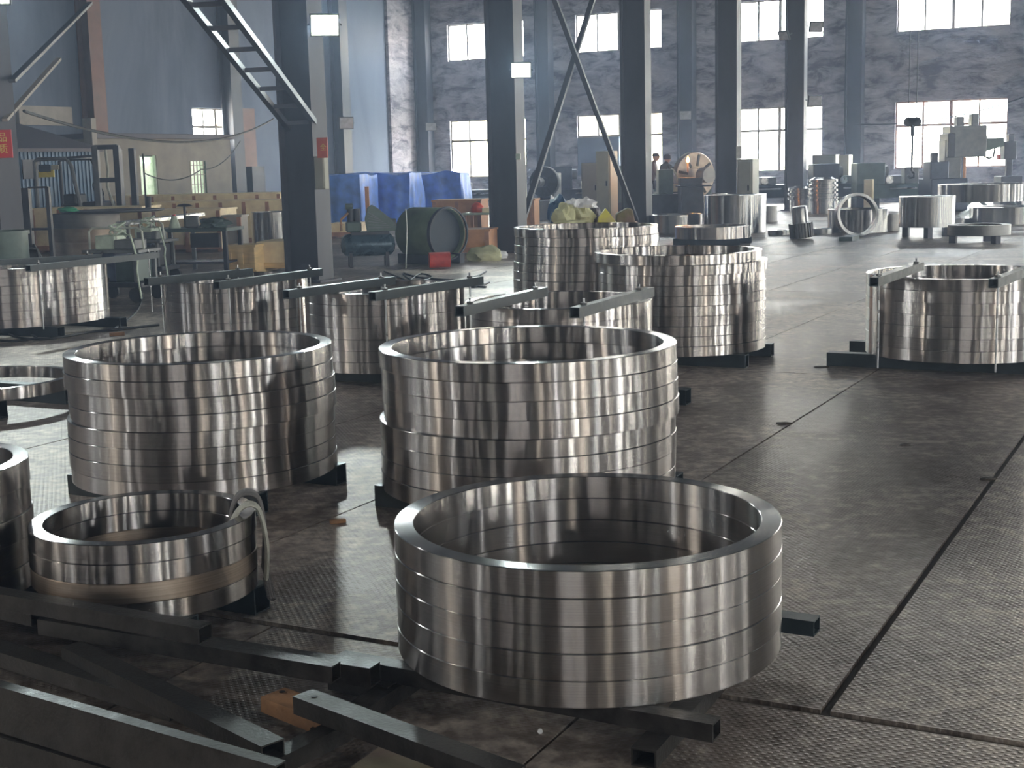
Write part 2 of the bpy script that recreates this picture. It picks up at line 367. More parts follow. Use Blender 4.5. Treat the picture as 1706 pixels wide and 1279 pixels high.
# walls with openings: cells between holes. u runs along the wall
def wall(name, mk, L, material, thick, holes, label, z1=HT):
    us = sorted({0, L, *[h[0] for h in holes], *[h[1] for h in holes]}); zs = sorted({0, z1, *[h[2] for h in holes], *[h[3] for h in holes]})
    mb = MB()
    for i in range(len(us)-1):
        for k in range(len(zs)-1):
            uc = (us[i]+us[i+1])/2; zc = (zs[k]+zs[k+1])/2
            if any(h[0] < uc < h[1] and h[2] < zc < h[3] for h in holes): continue
            P = [mk(u, d, z) for z in (zs[k], zs[k+1]) for u, d in ((us[i], 0), (us[i+1], 0), (us[i+1], thick), (us[i], thick))]
            mb._v(P, [(3, 2, 1, 0), (4, 5, 6, 7), (0, 1, 5, 4), (1, 2, 6, 5), (2, 3, 7, 6), (3, 0, 4, 7)])
    return struct(mb.obj(name, material), label)
NW = [0]
def window(mk, u0, u1, z0, z1, cols, trans, label, nrm, fm='frame', portal=True, bars=None, glass=True, dep=.12):
    NW[0] += 1
    r = bpy.data.objects.new('window_%d' % NW[0], None); COL.objects.link(r); struct(r, label)
    r.location = mk((u0+u1)/2, dep, z0); inv = Matrix.Translation(-r.location)
    def bar(ua, ub, za, zb, name, mt=fm, d0=-.03, d1=.03):
        mb = MB(); P = [inv @ mk(u, dep+d, z) for z in (za, zb) for u, d in ((ua, d0), (ub, d0), (ub, d1), (ua, d1))]
        mb._v(P, [(3, 2, 1, 0), (4, 5, 6, 7), (0, 1, 5, 4), (1, 2, 6, 5), (2, 3, 7, 6), (3, 0, 4, 7)]); return mb.obj(name, mt, r)
    t = .045
    bar(u0, u0+t, z0, z1, 'frame_side'); bar(u1-t, u1, z0, z1, 'frame_side'); bar(u0+t, u1-t, z1-t, z1, 'frame_head'); bar(u0+t, u1-t, z0, z0+t, 'frame_sill')
    xs = [u0+t]+[u0+(u1-u0)*k/cols for k in range(1, cols)]+[u1-t]
    for k in range(1, cols): bar(xs[k]-.03 if k != 2 else xs[k]-.05, xs[k]+.03 if k != 2 else xs[k]+.05, z0+t, z1-t, 'mullion')
    zs = [z0+t]+([trans] if trans else [])+[z1-t]
    if trans: bar(u0+t, u1-t, trans-.04, trans+.04, 'transom', d0=-.035, d1=.035)
    if glass:
        for k in range(cols):
            for q in range(len(zs)-1): bar(xs[k], xs[k+1], zs[q], zs[q+1], 'pane', 'pane_glass', -.003, .003)
    if portal:
        n = Vector(nrm)
        area_light('daylight_portal', mk((u0+u1)/2, dep-.05, (z0+z1)/2), n, u1-u0, z1-z0, 1, portal=True) if False else None
        ob = area_light('daylight_portal', mk((u0+u1)/2, dep+.08, (z0+z1)/2), n, 1, 1, 1, portal=True)
        c = mk(u1, 0, 0)-mk(u0, 0, 0); x = c.normalized(); z = -n.normalized(); y = z.cross(x)
        mm = Matrix((x, y, z)).transposed().to_4x4(); mm.translation = mk((u0+u1)/2, dep+.08, (z0+z1)/2); ob.matrix_world = mm
        ob.data.size = u1-u0; ob.data.size_y = z1-z0
    return r
mkBack = lambda u, d, z: H(AB+d, B0+u, z)
mkLeft = lambda u, d, z: H(A0+u, BL+d, z)
mkRear = lambda u, d, z: H(A0-d, B0+u, z)
mkRight = lambda u, d, z: H(A0+u, B0-d, z)
WB = [(23.73, 27.0), (18.25, 21.6), (12.45, 15.48), (6.47, 10.02), (.7, 4.1), (-5.0, -1.6), (-10.7, -7.3), (-16.4, -13.0)]
holes = []
for b0, b1 in WB: holes += [(b0-B0, b1-B0, 1.1, 3.28), (b0-B0, b1-B0, 5.52, 6.88)]
wall('wall_back', mkBack, BL-B0, 'wall_sooty', .3, holes, 'sooty rough plastered brick wall with two rows of windows')
wn = ['left', 'second', 'third', 'fourth', 'right outside', 'far right', 'far right', 'far right']
for k, (b0, b1) in enumerate(WB):
    window(mkBack, b0-B0, b1-B0, 1.1, 3.28, 4, 2.5, 'lower %s window of the back wall, four lights wide with transom' % wn[k], -A, 'frame' if k != 3 else 'frame_rust')
    window(mkBack, b0-B0, b1-B0, 5.52, 6.88, 4, None, 'upper %s window of the back wall, four plain lights' % wn[k], -A)
# board closing the lower left part of the second window
bd = hall_box(AB-.02, AB+.08, 19.92, 21.58, 1.1, 2.46).obj('window_board', 'wall_smooth'); struct(bd, 'grey board closing the lower left of the second window')
# left wall
wall('wall_left', mkLeft, AB-A0, 'wall_smooth', .25, [(33.8-A0, 35.6-A0, 2.3, 3.52)]+[(a-A0, a+2.6-A0, 5.8, 6.9) for a in (-18, -12, -6)], 'smooth blue grey clad wall with one small window')
window(mkLeft, 33.8-A0, 35.6-A0, 2.3, 3.52, 3, 2.95, 'small bright window high on the left wall above the office roof', -B)
for a in (-18, -12, -6): window(mkLeft, a-A0, a+2.6-A0, 5.8, 6.9, 3, None, 'high window on the left wall behind the photographer', -B)
# rough plaster pier at the corner
pr = hall_box(45.0, AB, BL-.12, BL, 0, HT).obj('trim_1', 'wall_sooty'); struct(pr, 'rough plaster strip on the left wall near the corner')
# rear and right walls (behind the camera): doors and windows give the rings something to mirror
rh = [(9.5, 16.5, 0, 4.8), (30, 32.5, 0, 3.6)]
for u in (3, 21, 26, 36, 42): rh += [(u, u+2.0, 1.1, 3.3), (u, u+2.0, 5.5, 6.9)]
wall('wall_rear', mkRear, BL-B0, 'wall_dark', .3, rh, 'rear wall of the workshop behind the photographer')
for h in rh:
    if h[2] > 0: window(mkRear, h[0], h[1], h[2], h[3], 3, None, 'window in the rear wall', A)
    else:
        r = window(mkRear, h[0], h[1], h[2], h[3], 2, None, 'open doorway in the rear wall', A, 'column_steel', glass=False)
sh = []
for k in range(17):
    u = 2+4*k; sh += [(u, u+1.5, 1.1, 3.6)]+([(u, u+1.5, 5.5, 6.9)] if k % 2 else [])
wall('wall_right', mkRight, AB-A0, 'wall_dark', .3, sh, 'right side wall of the workshop outside the view')
for h in sh: window(mkRight, h[0], h[1], h[2], h[3], 2, None, 'window in the right side wall', B)
# outdoors behind the back wall: yard, cream building, bushes
struct(hall_box(AB+.5, AB+60, -60, 60, -.3, -.1).obj('yard_ground', 'outdoor_ground'), 'pale yard outside the windows')
mat('outdoor_brick', (.27, .245, .225), .9, 0, .3, 2)
for nm_, bx_ in (('block behind the rear wall', (A0-15, A0-14, -30, 40, -.1, 11)),):
    tag(hall_box(*bx_).obj('rear_sky_block', 'outdoor_brick'), 'grey brick '+nm_+', added unseen to dim the rear doorway', 'building')  # unseen block, added to keep bright sky out of the ring reflections
struct(hall_box(A0-40, A0-.5, -60, 60, -.3, -.1).obj('yard_ground', 'concrete'), 'grey yard behind the rear wall'); struct(hall_box(A0, AB, B0-40, B0-.5, -.3, -.1).obj('yard_ground', 'concrete'), 'grey yard beyond the right wall')
cb = hall_box(AB+14, AB+15, 20.5, 50, -.1, 4.2).obj('neighbouring_building', 'outdoor_cream'); tag(cb, 'cream building outside the left back window', 'building')
# ------------------------------------------------------------------ haze in the hall (oil smoke in the air)
hm = bpy.data.materials.new('haze'); hm.use_nodes = True; hn = hm.node_tree; hn.nodes.remove(hn.nodes['Principled BSDF'])
vs_ = hn.nodes.new('ShaderNodeVolumeScatter'); vs_.inputs['Density'].default_value = .0048; vs_.inputs['Anisotropy'].default_value = .35; vs_.inputs['Color'].default_value = (.58, .72, 1, 1)
hn.links.new(vs_.outputs[0], hn.nodes['Material Output'].inputs['Volume']); M['haze'] = hm
hz_ = hall_box(A0-.4, AB+.4, B0-.4, BL+.4, -.3, HT+.3).obj('haze', 'haze'); hz_['kind'] = 'structure'; hz_['label'] = 'thin bluish smoke haze filling the hall'
# ------------------------------------------------------------------ columns
def h_column(a, b, d, w_, t, label, material, cat='column', z1=HT, loc_name='steel_column'):
    r = thing(loc_name, label, cat, H(a, b), HR)
    # local x = -B : depth d across flanges; y = A : flange width w
    MB().box(-d/2, -d/2+t, -w_/2, w_/2, 0, z1).obj('flange', material, r)
    MB().box(d/2-t, d/2, -w_/2, w_/2, 0, z1).obj('flange', material, r)
    MB().box(-d/2+t, d/2-t, -t/2-.06, t/2-.06, 0, z1).obj('web', material, r)
    MB().box(-d/2-.08, d/2+.08, -w_/2-.08, w_/2+.08, 0, .03).obj('base_plate', material, r)
    return r
CB = 11.5
CA = [9.9, 15.99, 22.1, 28.2, 34.4, 40.6]
cl = ['thick steel column at the left edge of the photo with the red sign', 'thickest dark steel column left of centre carrying the brightest floodlight', 'dark steel column with floodlight left of the cross bracing',
      'dark steel column to the right of the cross bracing', 'dark steel column beside the big lathe faceplate', 'dark slim steel column in front of the third back window']
for k, a in enumerate(CA):
    q = D(-14, 290, 17.2); h_column(*((a, CB) if k else (q.dot(A), q.dot(B))), .57, .36, .045, cl[k], 'column_steel')
for k, a in enumerate((-20.6, -14.5, -8.4, -2.3, 3.8)):
    h_column(a, CB, .57, .36, .045, 'steel column of the same row behind the photographer', 'column_steel')
for k in range(9):
    h_column(-18+6.1*k, -9.0, .57, .36, .045, 'steel column of the second row right of the view', 'column_steel')
for b, lb in ((27.95, 'in the back left corner'), (22.75, 'between first and second back windows'), (17.2, 'between second and third back windows'), (11.3, 'between third and fourth back windows'), (5.4, 'right of the fourth back window'), (-.4, 'beyond the right edge'), (-6.2, 'far beyond the right edge')):
    h_column(AB-.3, b, .56, .45, .05, 'dark wall column '+lb, 'column_steel')
for a, lb, mt in ((29.35, 'reddish brown column against the left wall behind the blue shed', 'column_rust'), (35.35, 'blue grey column against the left wall beside the small window', 'column_steel'), (41.45, 'dark column against the left wall seen right of the thickest column', 'column_steel')):
    h_column(a, BL-.3, .45, .5, .05, lb, mt)
# bracing between third and fourth colonnade columns (flat X), lattice braces further left
def brace(name, p, q, w_, label, material='column_steel'):
    p = Vector(p); q = Vector(q); r = thing(name, label, 'brace', p)
    MB().beam((0, 0, 0), q-p, w_, w_*.5).obj('angle_bar', material, r); return r
brace('cross_brace', H(22.5, CB, .3), H(27.9, CB, 7.2), .11, 'diagonal brace rising right between the two middle columns', 'column_steel')
brace('cross_brace', H(27.8, CB-.15, .3), H(22.4, CB-.15, 6.2), .10, 'diagonal brace falling right between the two middle columns', 'column_steel')
def lattice(p0, p1, gap, n, label, w_=.07, material='column_steel', side=None):
    r = thing('lattice_brace', label, 'brace', p0); d = p1-p0; s = side
    MB().beam((0, 0, 0), d, w_, w_).obj('chord', material, r); MB().beam(s, s+d, w_, w_).obj('chord', material, r)
    for k in range(n):
        c = d*((k+.5)/n)
        MB().beam(c, c+s, w_*.7, w_*.7).obj('rung', material, r)
    return r
p0 = D(485, 218, 19.6); p1 = D(300, -12, 15.5); lattice(p0, p1, .5, 7, 'ladder like brace running up left from the thickest column', .075, side=Vector((.40, 0, .01)))
p0 = D(8, 200, 17); p1 = D(98, 98, 19); brace('cross_brace', p0, p1, .07, 'pale lit strut rising right beside the left edge column', 'crate_grey')
p0 = D(20, 135, 17.0); p1 = D(150, 5, 22); brace('cross_brace', p0, p1, .08, 'dim strut rising right above the pale one')
def wire(pts, r, name, label, material='cable', sag=.0, n=14):
    P = []
    for a, b in zip(pts, pts[1:]):
        for k in range(n): 
            t_ = k/n; P.append(a.lerp(b, t_)+Vector((0, 0, -sag*4*t_*(1-t_))))
    P.append(pts[-1]); o = MB().tube([p-pts[0] for p in P], r, 5).obj(name, material, loc=pts[0]); return tag(o, label, 'cable')
wire([D(40, 185, 14.6), D(455, 198, 30)], .018, 'overhead_cable', 'thin overhead cable sagging across the left wall', sag=.4, n=30)
wire([H(AB-.6, 11.2, 2.6), H(AB-.6, 5.2, 3.5)], .02, 'overhead_cable', 'thin cable sagging past the fourth back window', sag=.35)
wire([D(240, 288, 30), D(335, 282, 33), D(400, 235, 36)], .014, 'overhead_cable', 'thin cable across the front of the office', sag=.2)

# ------------------------------------------------------------------ floodlights
def flood(p, aim, label, on, size=.34, power=0, color=(.82, .98, 1)):
    r = thing('floodlight', label, 'lamp', p); d = (Vector(aim)-Vector(p)).normalized()
    r.rotation_euler = d.to_track_quat('-Z', 'Y').to_euler()
    MB().box(-size/2, size/2, -size*.38, size*.38, 0, .07).obj('housing', 'lamp_housing', r, bevel=.008)
    MB().box(-size*.44, size*.44, -size*.32, size*.32, -.012, -.001).obj('lens', 'lamp_on' if on else 'lamp_off', r)
    mb = MB(); mb.tube([(-size*.55, 0, .03), (-size*.55, 0, .16), (size*.55, 0, .16), (size*.55, 0, .03)], .012, 6); mb.obj('bracket', 'lamp_housing', r)
    if on:
        l = area_light('flood_beam', Vector(p)+d*.03, d, size*.9, size*.66, power, color, spread=110); l.parent = None
    return r
flood(D(541, 42, 19.0), (.8, 4, .5), 'brightest floodlight high on the thick column left of centre', True, .40, 38)
flood(D(868, 117, 24.55), (.6, 6, 1.0), 'lit floodlight on the column at centre', True, .36, 40)
flood(D(-14, -14, 16.2), (-2.5, 3, .2), 'floodlight just above the top left corner', True, .40, 34)
flood(D(577, 205, 44), H(30, 15, 2), 'unlit square floodlight on the left wall column', False, .5)
flood(D(718, 211, 52), H(30, 15, 2), 'tiny floodlight on the corner column', False, .42)
flood(D(1142, 192, 48), H(30, 10, 2), 'tiny floodlight on the wall column near the big faceplate', False, .42)
flood(D(1358, 168, 40.5), H(30, 3, 0), 'dark floodlight on the right edge of the slim column', False, .42)
flood(D(1305, 60, 40.5), H(30, 16, 0), 'dark floodlight on the left edge of the slim column near the top', False, .36)
flood(D(1360, 45, 40.5), H(30, 3, 0), 'dark floodlight near the top of the slim column on its right', False, .4)

rq = random.Random(5)
for k in range(9):  # extra lamps out of view, added to put thin bright streaks on the rings
    a_, b_ = ((-8.4, CB-.4), (-2.3, CB-.4), (3.8, CB-.4), (-11.9, -8.9), (-5.8, -8.9), (.3, -8.9), (6.4, -8.9), (12.5, -8.9), (18.6, -8.9))[k]
    flood(H(a_+.45, b_, 3.6+.5*(k % 3)), H(a_+4, 2, .5), 'added unseen floodlight behind the camera for streaks in the rings', True, .36, 35, (1, .95, .85) if k % 2 else (.92, .97, 1))['group'] = 'added reflection lamps behind the camera'
cm_ = ('cabinet_cream', 'machine_dark', 'cabinet_grey', 'crate_pale', 'machine_blue', 'white_green', 'machine_dark', 'crate_brown')
spots_ = [(-13+k*.95+rq.uniform(-.2, .2), -7.4+rq.uniform(-.6, .6)) for k in range(34)]+[(-14.5+rq.uniform(-.6, .6), -6+k*1.1+rq.uniform(-.25, .25)) for k in range(15)]
for k, (a_, b_) in enumerate(spots_):  # made-up upright clutter, only there to be mirrored in the rings
    w_ = rq.choice((.12, .2, .3, .5)); h_ = rq.uniform(1.2, 3.0); r_ = thing('reflection_box', 'added unseen tall box behind the camera for the rings to mirror', 'cabinet', H(a_, b_), HR, 'added reflection boxes behind the camera')
    MB().box(-w_/2, w_/2, -.2, .2, 0, h_).obj('body', cm_[k % 8], r_, bevel=.01); MB().box(-w_/2+.02, w_/2-.02, -.22, -.2, .1, h_-.1).obj('door', cm_[(k*3) % 8], r_)
# ------------------------------------------------------------------ steel rings
_rc = {}
def ring_mesh(R, t, h, material, n=144):
    c = .0022 if R not in (.6, .596, .70, .86) else .0012; k = (round(R, 4), round(t, 4), round(h, 4), material)
    if k not in _rc:
        r = R-t
        prof = [(R-c, 0), (R, c), (R, h-c), (R-c, h), (r+c, h), (r, h-c), (r, c), (r+c, 0)]
        mb = MB(); mb.lathe(prof, n, closed=True); _rc[k] = mb.mesh('steel_ring', material, ang=25)
    return _rc[k]
ORD = ['top', 'second from the top', 'third from the top', 'fourth from the top', 'fifth from the top', 'sixth from the top', 'seventh from the top', 'eighth from the top', 'ninth from the top', 'tenth from the top', 'eleventh from the top', 'twelfth from the top']
rr = random.Random(11)
def stack(cx, cy, R, t, zb, zt, n, where, offs=None, material='turned_steel', mats=None, jit=.003, look='shiny machined steel ring'):
    h = (zt-zb)/n
    for k in range(n):                 # k = 0 is the top
        ox, oy, dr = (offs or {}).get(k, (0, 0, 0))
        o = bpy.data.objects.new('steel_ring', ring_mesh(R+dr, t, h-.0003, (mats or {}).get(k, material))); COL.objects.link(o)
        o.location = (cx+ox+rr.uniform(-jit, jit), cy+oy+rr.uniform(-jit, jit), zt-h*(k+1)); o.rotation_euler = (0, 0, rr.uniform(-.06, .06)+cx)
        pos = 'bottom' if k == n-1 else ORD[k]
        tag(o, '%s, %s in the %s' % (look, pos, where), 'ring', 'rings in the '+where)
def bearer(p, q, h, w_, label, z0=0, material='tube_steel', hollow=.006, name='bearer_beam'):
    p = Vector((p[0], p[1], z0+h/2)); q = Vector((q[0], q[1], z0+h/2))
    o = MB().beam((0, 0, 0), q-p, w_, h, hollow).obj(name, material, loc=p); return tag(o, label, 'beam')
def bearers(cx, cy, R, h, where, two=True, da=.5, ext=1.25, material='green_beam', w_=.09):
    c = Vector((cx, cy, 0))
    for s, nm in ((-1, 'near'), (1, 'far')):
        bearer(c+A*s*R*da-B*R*ext, c+A*s*R*da+B*R*ext, h, w_, '%s dark beam lying under the %s' % (nm, where), 0, material)
# front stack
FS = 'front stack'
stack(.218, 4.117, .589, .060, .10, .484, 5, FS, offs={1: (0, 0, .001)}, jit=.0012)
# A : left middle stack, B : centre stack
stack(-1.520, 6.704, .640, .056, .10, .712, 8, 'eight ring left stack', offs={1: (-.006, .004, .004), 2: (.010, 0, 0), 3: (.011, 0, 0), 0: (-.001, 0, 0), 4: (-.003, 0, .002), 5: (-.005, 0, .002), 6: (-.006, 0, .002), 7: (-.004, 0, .002)})
stack(.074, 6.308, .683, .060, .10, .741, 8, 'tall centre stack', offs={0: (0, 0, 0), 1: (.008, 0, -.003), 2: (.009, 0, -.002), 3: (.010, 0, -.002), 4: (-.004, 0, .001), 5: (-.005, 0, 0), 6: (-.006, 0, 0), 7: (-.005, 0, 0)})
stack(-1.306, 4.723, .387, .050, .10, .367, 4, 'small sling stack', mats={2: 'dull_steel'}, jit=.002, offs={3: (.004, 0, -.004)})
# G : stack cut by the left edge
gx = G(48, 757, .60)
stack(-2.165, 4.8, .42, .055, .10, .555, 5, 'stack at the left edge', jit=.004)
# D, E
stack(1.326, 10.862, .654, .050, .10, .858, 10, 'tall stack right of centre', offs={0: (0, 0, 0), **{1: (.036, 0, .006)}, **{k: (.028, 0, 0) for k in range(2, 10)}}, jit=.002)
stack(.698, 12.40, .642, .048, .10, .997, 12, 'tallest rear stack', offs={**{k: (-.006, 0, 0) for k in (2, 3)}, **{k: (-.012, 0, .004) for k in range(4, 12)}}, jit=.005)
# banded stacks
stack(-2.314, 11.684, .600, .045, .10, .669, 7, 'left banded stack', jit=.0015)
stack(-.937, 10.341, .596, .045, .10, .672, 7, 'middle banded stack', jit=.0015)
stack(.313, 8.844, .600, .050, .10, .689, 7, 'right banded stack', jit=.0015)
stack(3.36, 10.2, .700, .048, .10, .688, 7, 'banded stack at the right edge', jit=.0015)
stack(-5.02, 14.2, .86, .055, .10, .675, 7, 'wide far left stack', jit=.0015)
# single thin ring at the left edge
stack(-3.61, 9.35, .60, .05, .12, .20, 1, 'floor at the left edge', jit=0, look='thin shiny steel ring')
stack(3.80, 25.8, .70, .06, .12, .34, 1, 'far aisle', jit=0, look='single shiny steel ring lying flat on a bearer')
for cx, cy, R, h, wh in ((-1.52, 6.704, .64, .1, 'eight ring left stack'), (.074, 6.308, .683, .1, 'tall centre stack'), (-1.306, 4.723, .387, .1, 'small stack with the sling'),
                         (-2.165, 4.8, .42, .1, 'stack at the left edge'), (.698, 12.4, .64, .1, 'tallest rear stack')):
    bearers(cx, cy, R, h, wh, ext=.9)
bearers(1.354, 10.862, .654, .1, 'tall stack right of centre', ext=.98)
bearers(3.80, 25.8, .7, .12, 'single ring in the aisle', ext=.9)
bearers(-3.61, 9.35, .60, .12, 'thin single ring', ext=.8)
# clamp frames (two bars over the top, rods, bars below)
def clamp(cx, cy, R, zt, bars, where, ext=1.28, base=True, da=.5, hb=.1):
    c = Vector((cx, cy, 0)); r = thing('clamp_frame', 'dark clamp frame of bolted square bars around the '+where, 'clamp', c)
    for (p, q) in bars:
        p = Vector(p)-c; q = Vector(q)-c; d = (q-p).normalized()
        p.z = q.z = zt+.031
        bo = MB().beam(p, q, .06, .06, .006).obj('top_bar', 'green_beam', r)
        def clear(t_, step):
            for _ in range(40):
                e_ = p+d*t_; rad = math.hypot(e_.x, e_.y)
                if not (R-.075 < rad < R+.02): break
                t_ += step
            return p+d*t_
        LL = (q-p).length
        for e in (clear(.14, -.01) if clear(.14, -.01).xy.length > 0 and (clear(.14, -.01)-p).dot(d) > .02 else clear(.14, .01), clear(LL-.14, -.01)):
            MB().cyl((e.x, e.y, zt+.061), (e.x, e.y, zt+.075), .02, 6).obj('nut', 'bolt', r)
            L = MB().cyl((e.x, e.y, .12), (e.x, e.y, zt+.10), .0065, 8).obj('tie_rod', 'rod', r)
    if base:
        for s in (-1, 1):
            o_ = A*s*R*da
            MB().beam(o_-B*R*ext+Vector((0, 0, hb/2)), o_+B*R*ext+Vector((0, 0, hb/2)), .1, hb, .006).obj('base_bar', 'green_beam', r)
    return r
def bar_px(x0, y0, x1, y1, z): return (G(x0, y0, z), G(x1, y1, z))
def ends(p, q):                 # push the pixel ends to plain points
    return (p, q)
clamp(-2.314, 11.684, .6, .669, [bar_px(243, 463, 418, 447, .73), bar_px(360, 469, 533, 447, .73)], 'left banded stack')
clamp(-.937, 10.341, .596, .672, [bar_px(476, 484, 654, 461, .73), bar_px(620, 487, 800, 461, .73)], 'middle banded stack')
clamp(.313, 8.844, .6, .689, [bar_px(765, 510, 906, 478, .75), bar_px(957, 512, 1083, 478, .75)], 'right banded stack')
clamp(3.36, 10.2, .700, .688, [bar_px(1456, 462, 1533, 436, .75), bar_px(1655, 464, 1730, 436, .75)], 'banded stack at the right edge', ext=1.3)
clamp(-5.02, 14.2, .86, .675, [bar_px(-60, 436, 168, 423, .735), bar_px(46, 442, 262, 420, .735)], 'wide far left stack', ext=1.1)

# bearers of the front stack: two lower beams along A, two upper beams along B
ca = 3.75; cbb = 1.71
def hb_(a0, b0, a1, b1, h, w_, z0, label, mt='tube_steel', hollow=.005): bearer(H(a0, b0), H(a1, b1), h, w_, label, z0, mt, hollow)
pR = G(1194, 1200, .1); aR = pR.dot(A); bR = pR.dot(B)
pL = G(566, 1088, .1); aL = pL.dot(A); bL = pL.dot(B)
hb_(aR, bR, aL, bL, .05, .06, .05, 'near hollow square tube under the front stack with open end at right')
pR2 = G(1361, 1030, .1); aR2 = pR2.dot(A); bR2 = pR2.dot(B)
hb_(aR2, bR2, aR2+.02, bR2+1.5, .05, .07, .05, 'far dark tube under the front stack poking out at right', 'green_beam')
q1 = G(1072, 1248, .05); hb_(q1.dot(A), q1.dot(B), q1.dot(A)+.85, q1.dot(B)+.02, .05, .07, 0, 'lower cross tube under the front stack at right')
hb_(2.9, 2.12, 4.4, 2.15, .05, .07, 0, 'lower cross tube under the front stack at left')

# ------------------------------------------------------------------ loose square tubes in the lower left corner
def tube_px(x0, y0, z0, x1, y1, z1, w_, h_, label, material='tube_steel', hollow=.004, name='square_tube'):
    p = G(x0, y0, z0); q = G(x1, y1, z1)
    o = MB().beam((0, 0, 0), q-p, w_, h_, hollow).obj(name, material, loc=p); return tag(o, label, 'tube')
tube_px(-60, 985, .20, 342, 1055, .20, .06, .05, 'square tube across the front of the small stack, open end at right')
tube_px(-60, 1003, .14, 62, 1030, .14, .05, .04, 'short tube end left of the brownish tube')
tube_px(72, 1040, .14, 560, 1120, .13, .05, .05, 'brownish tube with its open square end facing the camera')
tube_px(200, 1058, .09, 625, 1124, .09, .06, .06, 'long tube ending beside the bright floor patch')
tube_px(120, 1085, .09, 455, 1252, .09, .07, .05, 'tube lying diagonally down to the right in the dark heap')
tube_px(-60, 1158, .16, 470, 1316, .16, .035, .13, 'wide steel channel crossing the lower left corner with a pale worn edge')
tube_px(-60, 1215, .05, 330, 1330, .05, .10, .08, 'dark beam at the very bottom left corner')
tube_px(-40, 1075, .05, 300, 1180, .05, .08, .05, 'dark tube lying under the diagonal tube')
tube_px(505, 1168, .12, 860, 1300, .12, .07, .05, 'tube with a bolt hole running to the bottom edge of the photo')
tube_px(590, 1205, .05, 400, 1300, .05, .06, .05, 'tube lying crosswise beneath the bolt hole tube')
tube_px(560, 1128, .03, 660, 1150, .03, .08, .05, 'stub of dark tube in the shade left of the front stack')
o = MB(); p = G(455, 1165, .06); q = G(575, 1213, .05); o.beam((0, 0, 0), q-p, .09, .045); tag(o.obj('wood_block', 'wood_block', loc=p), 'orange brown wooden block with a hole beside the crossed tubes', 'wood')
o = MB(); p = G(610, 1270, .02); q = G(900, 1330, .02); o.beam((0, 0, 0), q-p, .14, .035); tag(o.obj('wood_plank', 'stained_board', loc=p), 'red and green stained board at the bottom edge', 'wood')
for x_, y_, z_, R_1 in ((916/1, 1218, .0, .006),): pass
MBh = MB().cyl(G(900, 1218, 0), G(900, 1218, .012), .008, 6).obj('bolt', 'silver'); tag(MBh, 'tiny bright bolt on the floor in front of the front stack', 'bolt')
for (x_, y_, z_, w_) in ((524, 1160, .1455, .008), (470, 1152, .084, .009)):
    pp = G(x_, y_, z_); k_ = MB().cyl(pp, pp+Vector((0, 0, .001)), w_, 12).obj('bolt_hole', 'black'); tag(k_, 'dark bolt hole in the %s' % ('end of the grey tube' if w_ < .0085 else 'orange brown block'), 'hole')
# small wood chips and mud lumps on the floor
for x_, y_, s_, lb, mt in ((563, 871, .035, 'small orange wood offcut on the lit floor patch', 'wood_block'), (195, 559, .07, 'small brown wood block behind the eight ring stack', 'wood_block')):
    pp = G(x_, y_, 0); tag(MB().box(-s_, s_, -s_*.35, s_*.35, 0, s_*.5).obj('wood_offcut', mt, loc=pp, rotz=.4, bevel=.002), lb, 'wood')
for x_, y_, s_, lb in ((1645, 799, .045, 'brown mud lump on the right floor seam'), (1306, 706, .05, 'brown mud lump on the middle floor seam'), (1368, 612, 0.06, 'brown mud lump beside the right base bar'), (1508, 742, .035, 'dark flat spot on the right floor plate')):
    tag(blob(s_, s_*.7, .012, s_*100, .3, 2, 2).obj('mud_lump', 'mud', loc=G(x_, y_, -.002)), lb, 'lump')
# sling over the rim of the small stack
def ribbon(pts, wdir, w_, th, name, mt, parent, n=6):
    mb = MB(); L = []
    P = []
    for i in range(len(pts)-1):
        p0_ = pts[max(i-1, 0)]; p1_ = pts[i]; p2_ = pts[i+1]; p3_ = pts[min(i+2, len(pts)-1)]
        for k in range(n):
            t_ = k/n
            P.append(.5*((2*p1_)+(p2_-p0_)*t_+(2*p0_-5*p1_+4*p2_-p3_)*t_*t_+(3*p1_-p0_-3*p2_+p3_)*t_**3))
    P.append(pts[-1])
    for i, p in enumerate(P):
        d = (P[min(i+1, len(P)-1)]-P[max(i-1, 0)]).normalized(); wd = (wdir-d*wdir.dot(d)).normalized(); nn = d.cross(wd)
        L.append([mb.b.verts.new(p+wd*(w_/2*math.cos(a_))+nn*(th/2*math.sin(a_))) for a_ in [2*PI*k/10 for k in range(10)]])
    for a_, b_ in zip(L, L[1:]):
        for k in range(10): mb.b.faces.new((a_[k], a_[(k+1) % 10], b_[(k+1) % 10], b_[k]))
    mb.b.faces.new(L[0]); mb.b.faces.new(list(reversed(L[-1]))); mb.sm = True
    return mb.obj(name, mt, parent)
sc0 = Vector((-1.306, 4.723, 0)); an_ = math.radians(12); u_ = Vector((math.cos(an_), math.sin(an_), 0)); tn = Vector((-u_.y, u_.x, 0))
r = thing('lifting_sling', 'worn grey webbing sling draped over the rim of the small stack', 'sling', sc0+u_*.36)
def sp(rad, al, z): return u_*(rad-.36)+tn*al+Vector((0, 0, z))
ribbon([sp(.30, .02, .24), sp(.30, .01, .33), sp(.32, 0, .40), sp(.36, -.01, .425), sp(.40, -.02, .40), sp(.415, -.02, .30), sp(.405, -.02, .16)], tn, .10, .016, 'sling_band', 'sling_grey', r)
ribbon([sp(.295, -.08, .25), sp(.30, -.09, .33), sp(.33, -.10, .385), sp(.37, -.11, .405), sp(.40, -.10, .37), sp(.418, -.10, .25), sp(.41, -.08, .13)], tn, .065, .018, 'sling_loop', 'sling_cream', r)
MB().tube([sp(.405, -.02, .16), sp(.42, .01, .09), sp(.43, -.05, .04), sp(.42, -.10, .06), sp(.41, -.08, .13)], .012, 8).obj('sling_end', 'sling_grey', r)
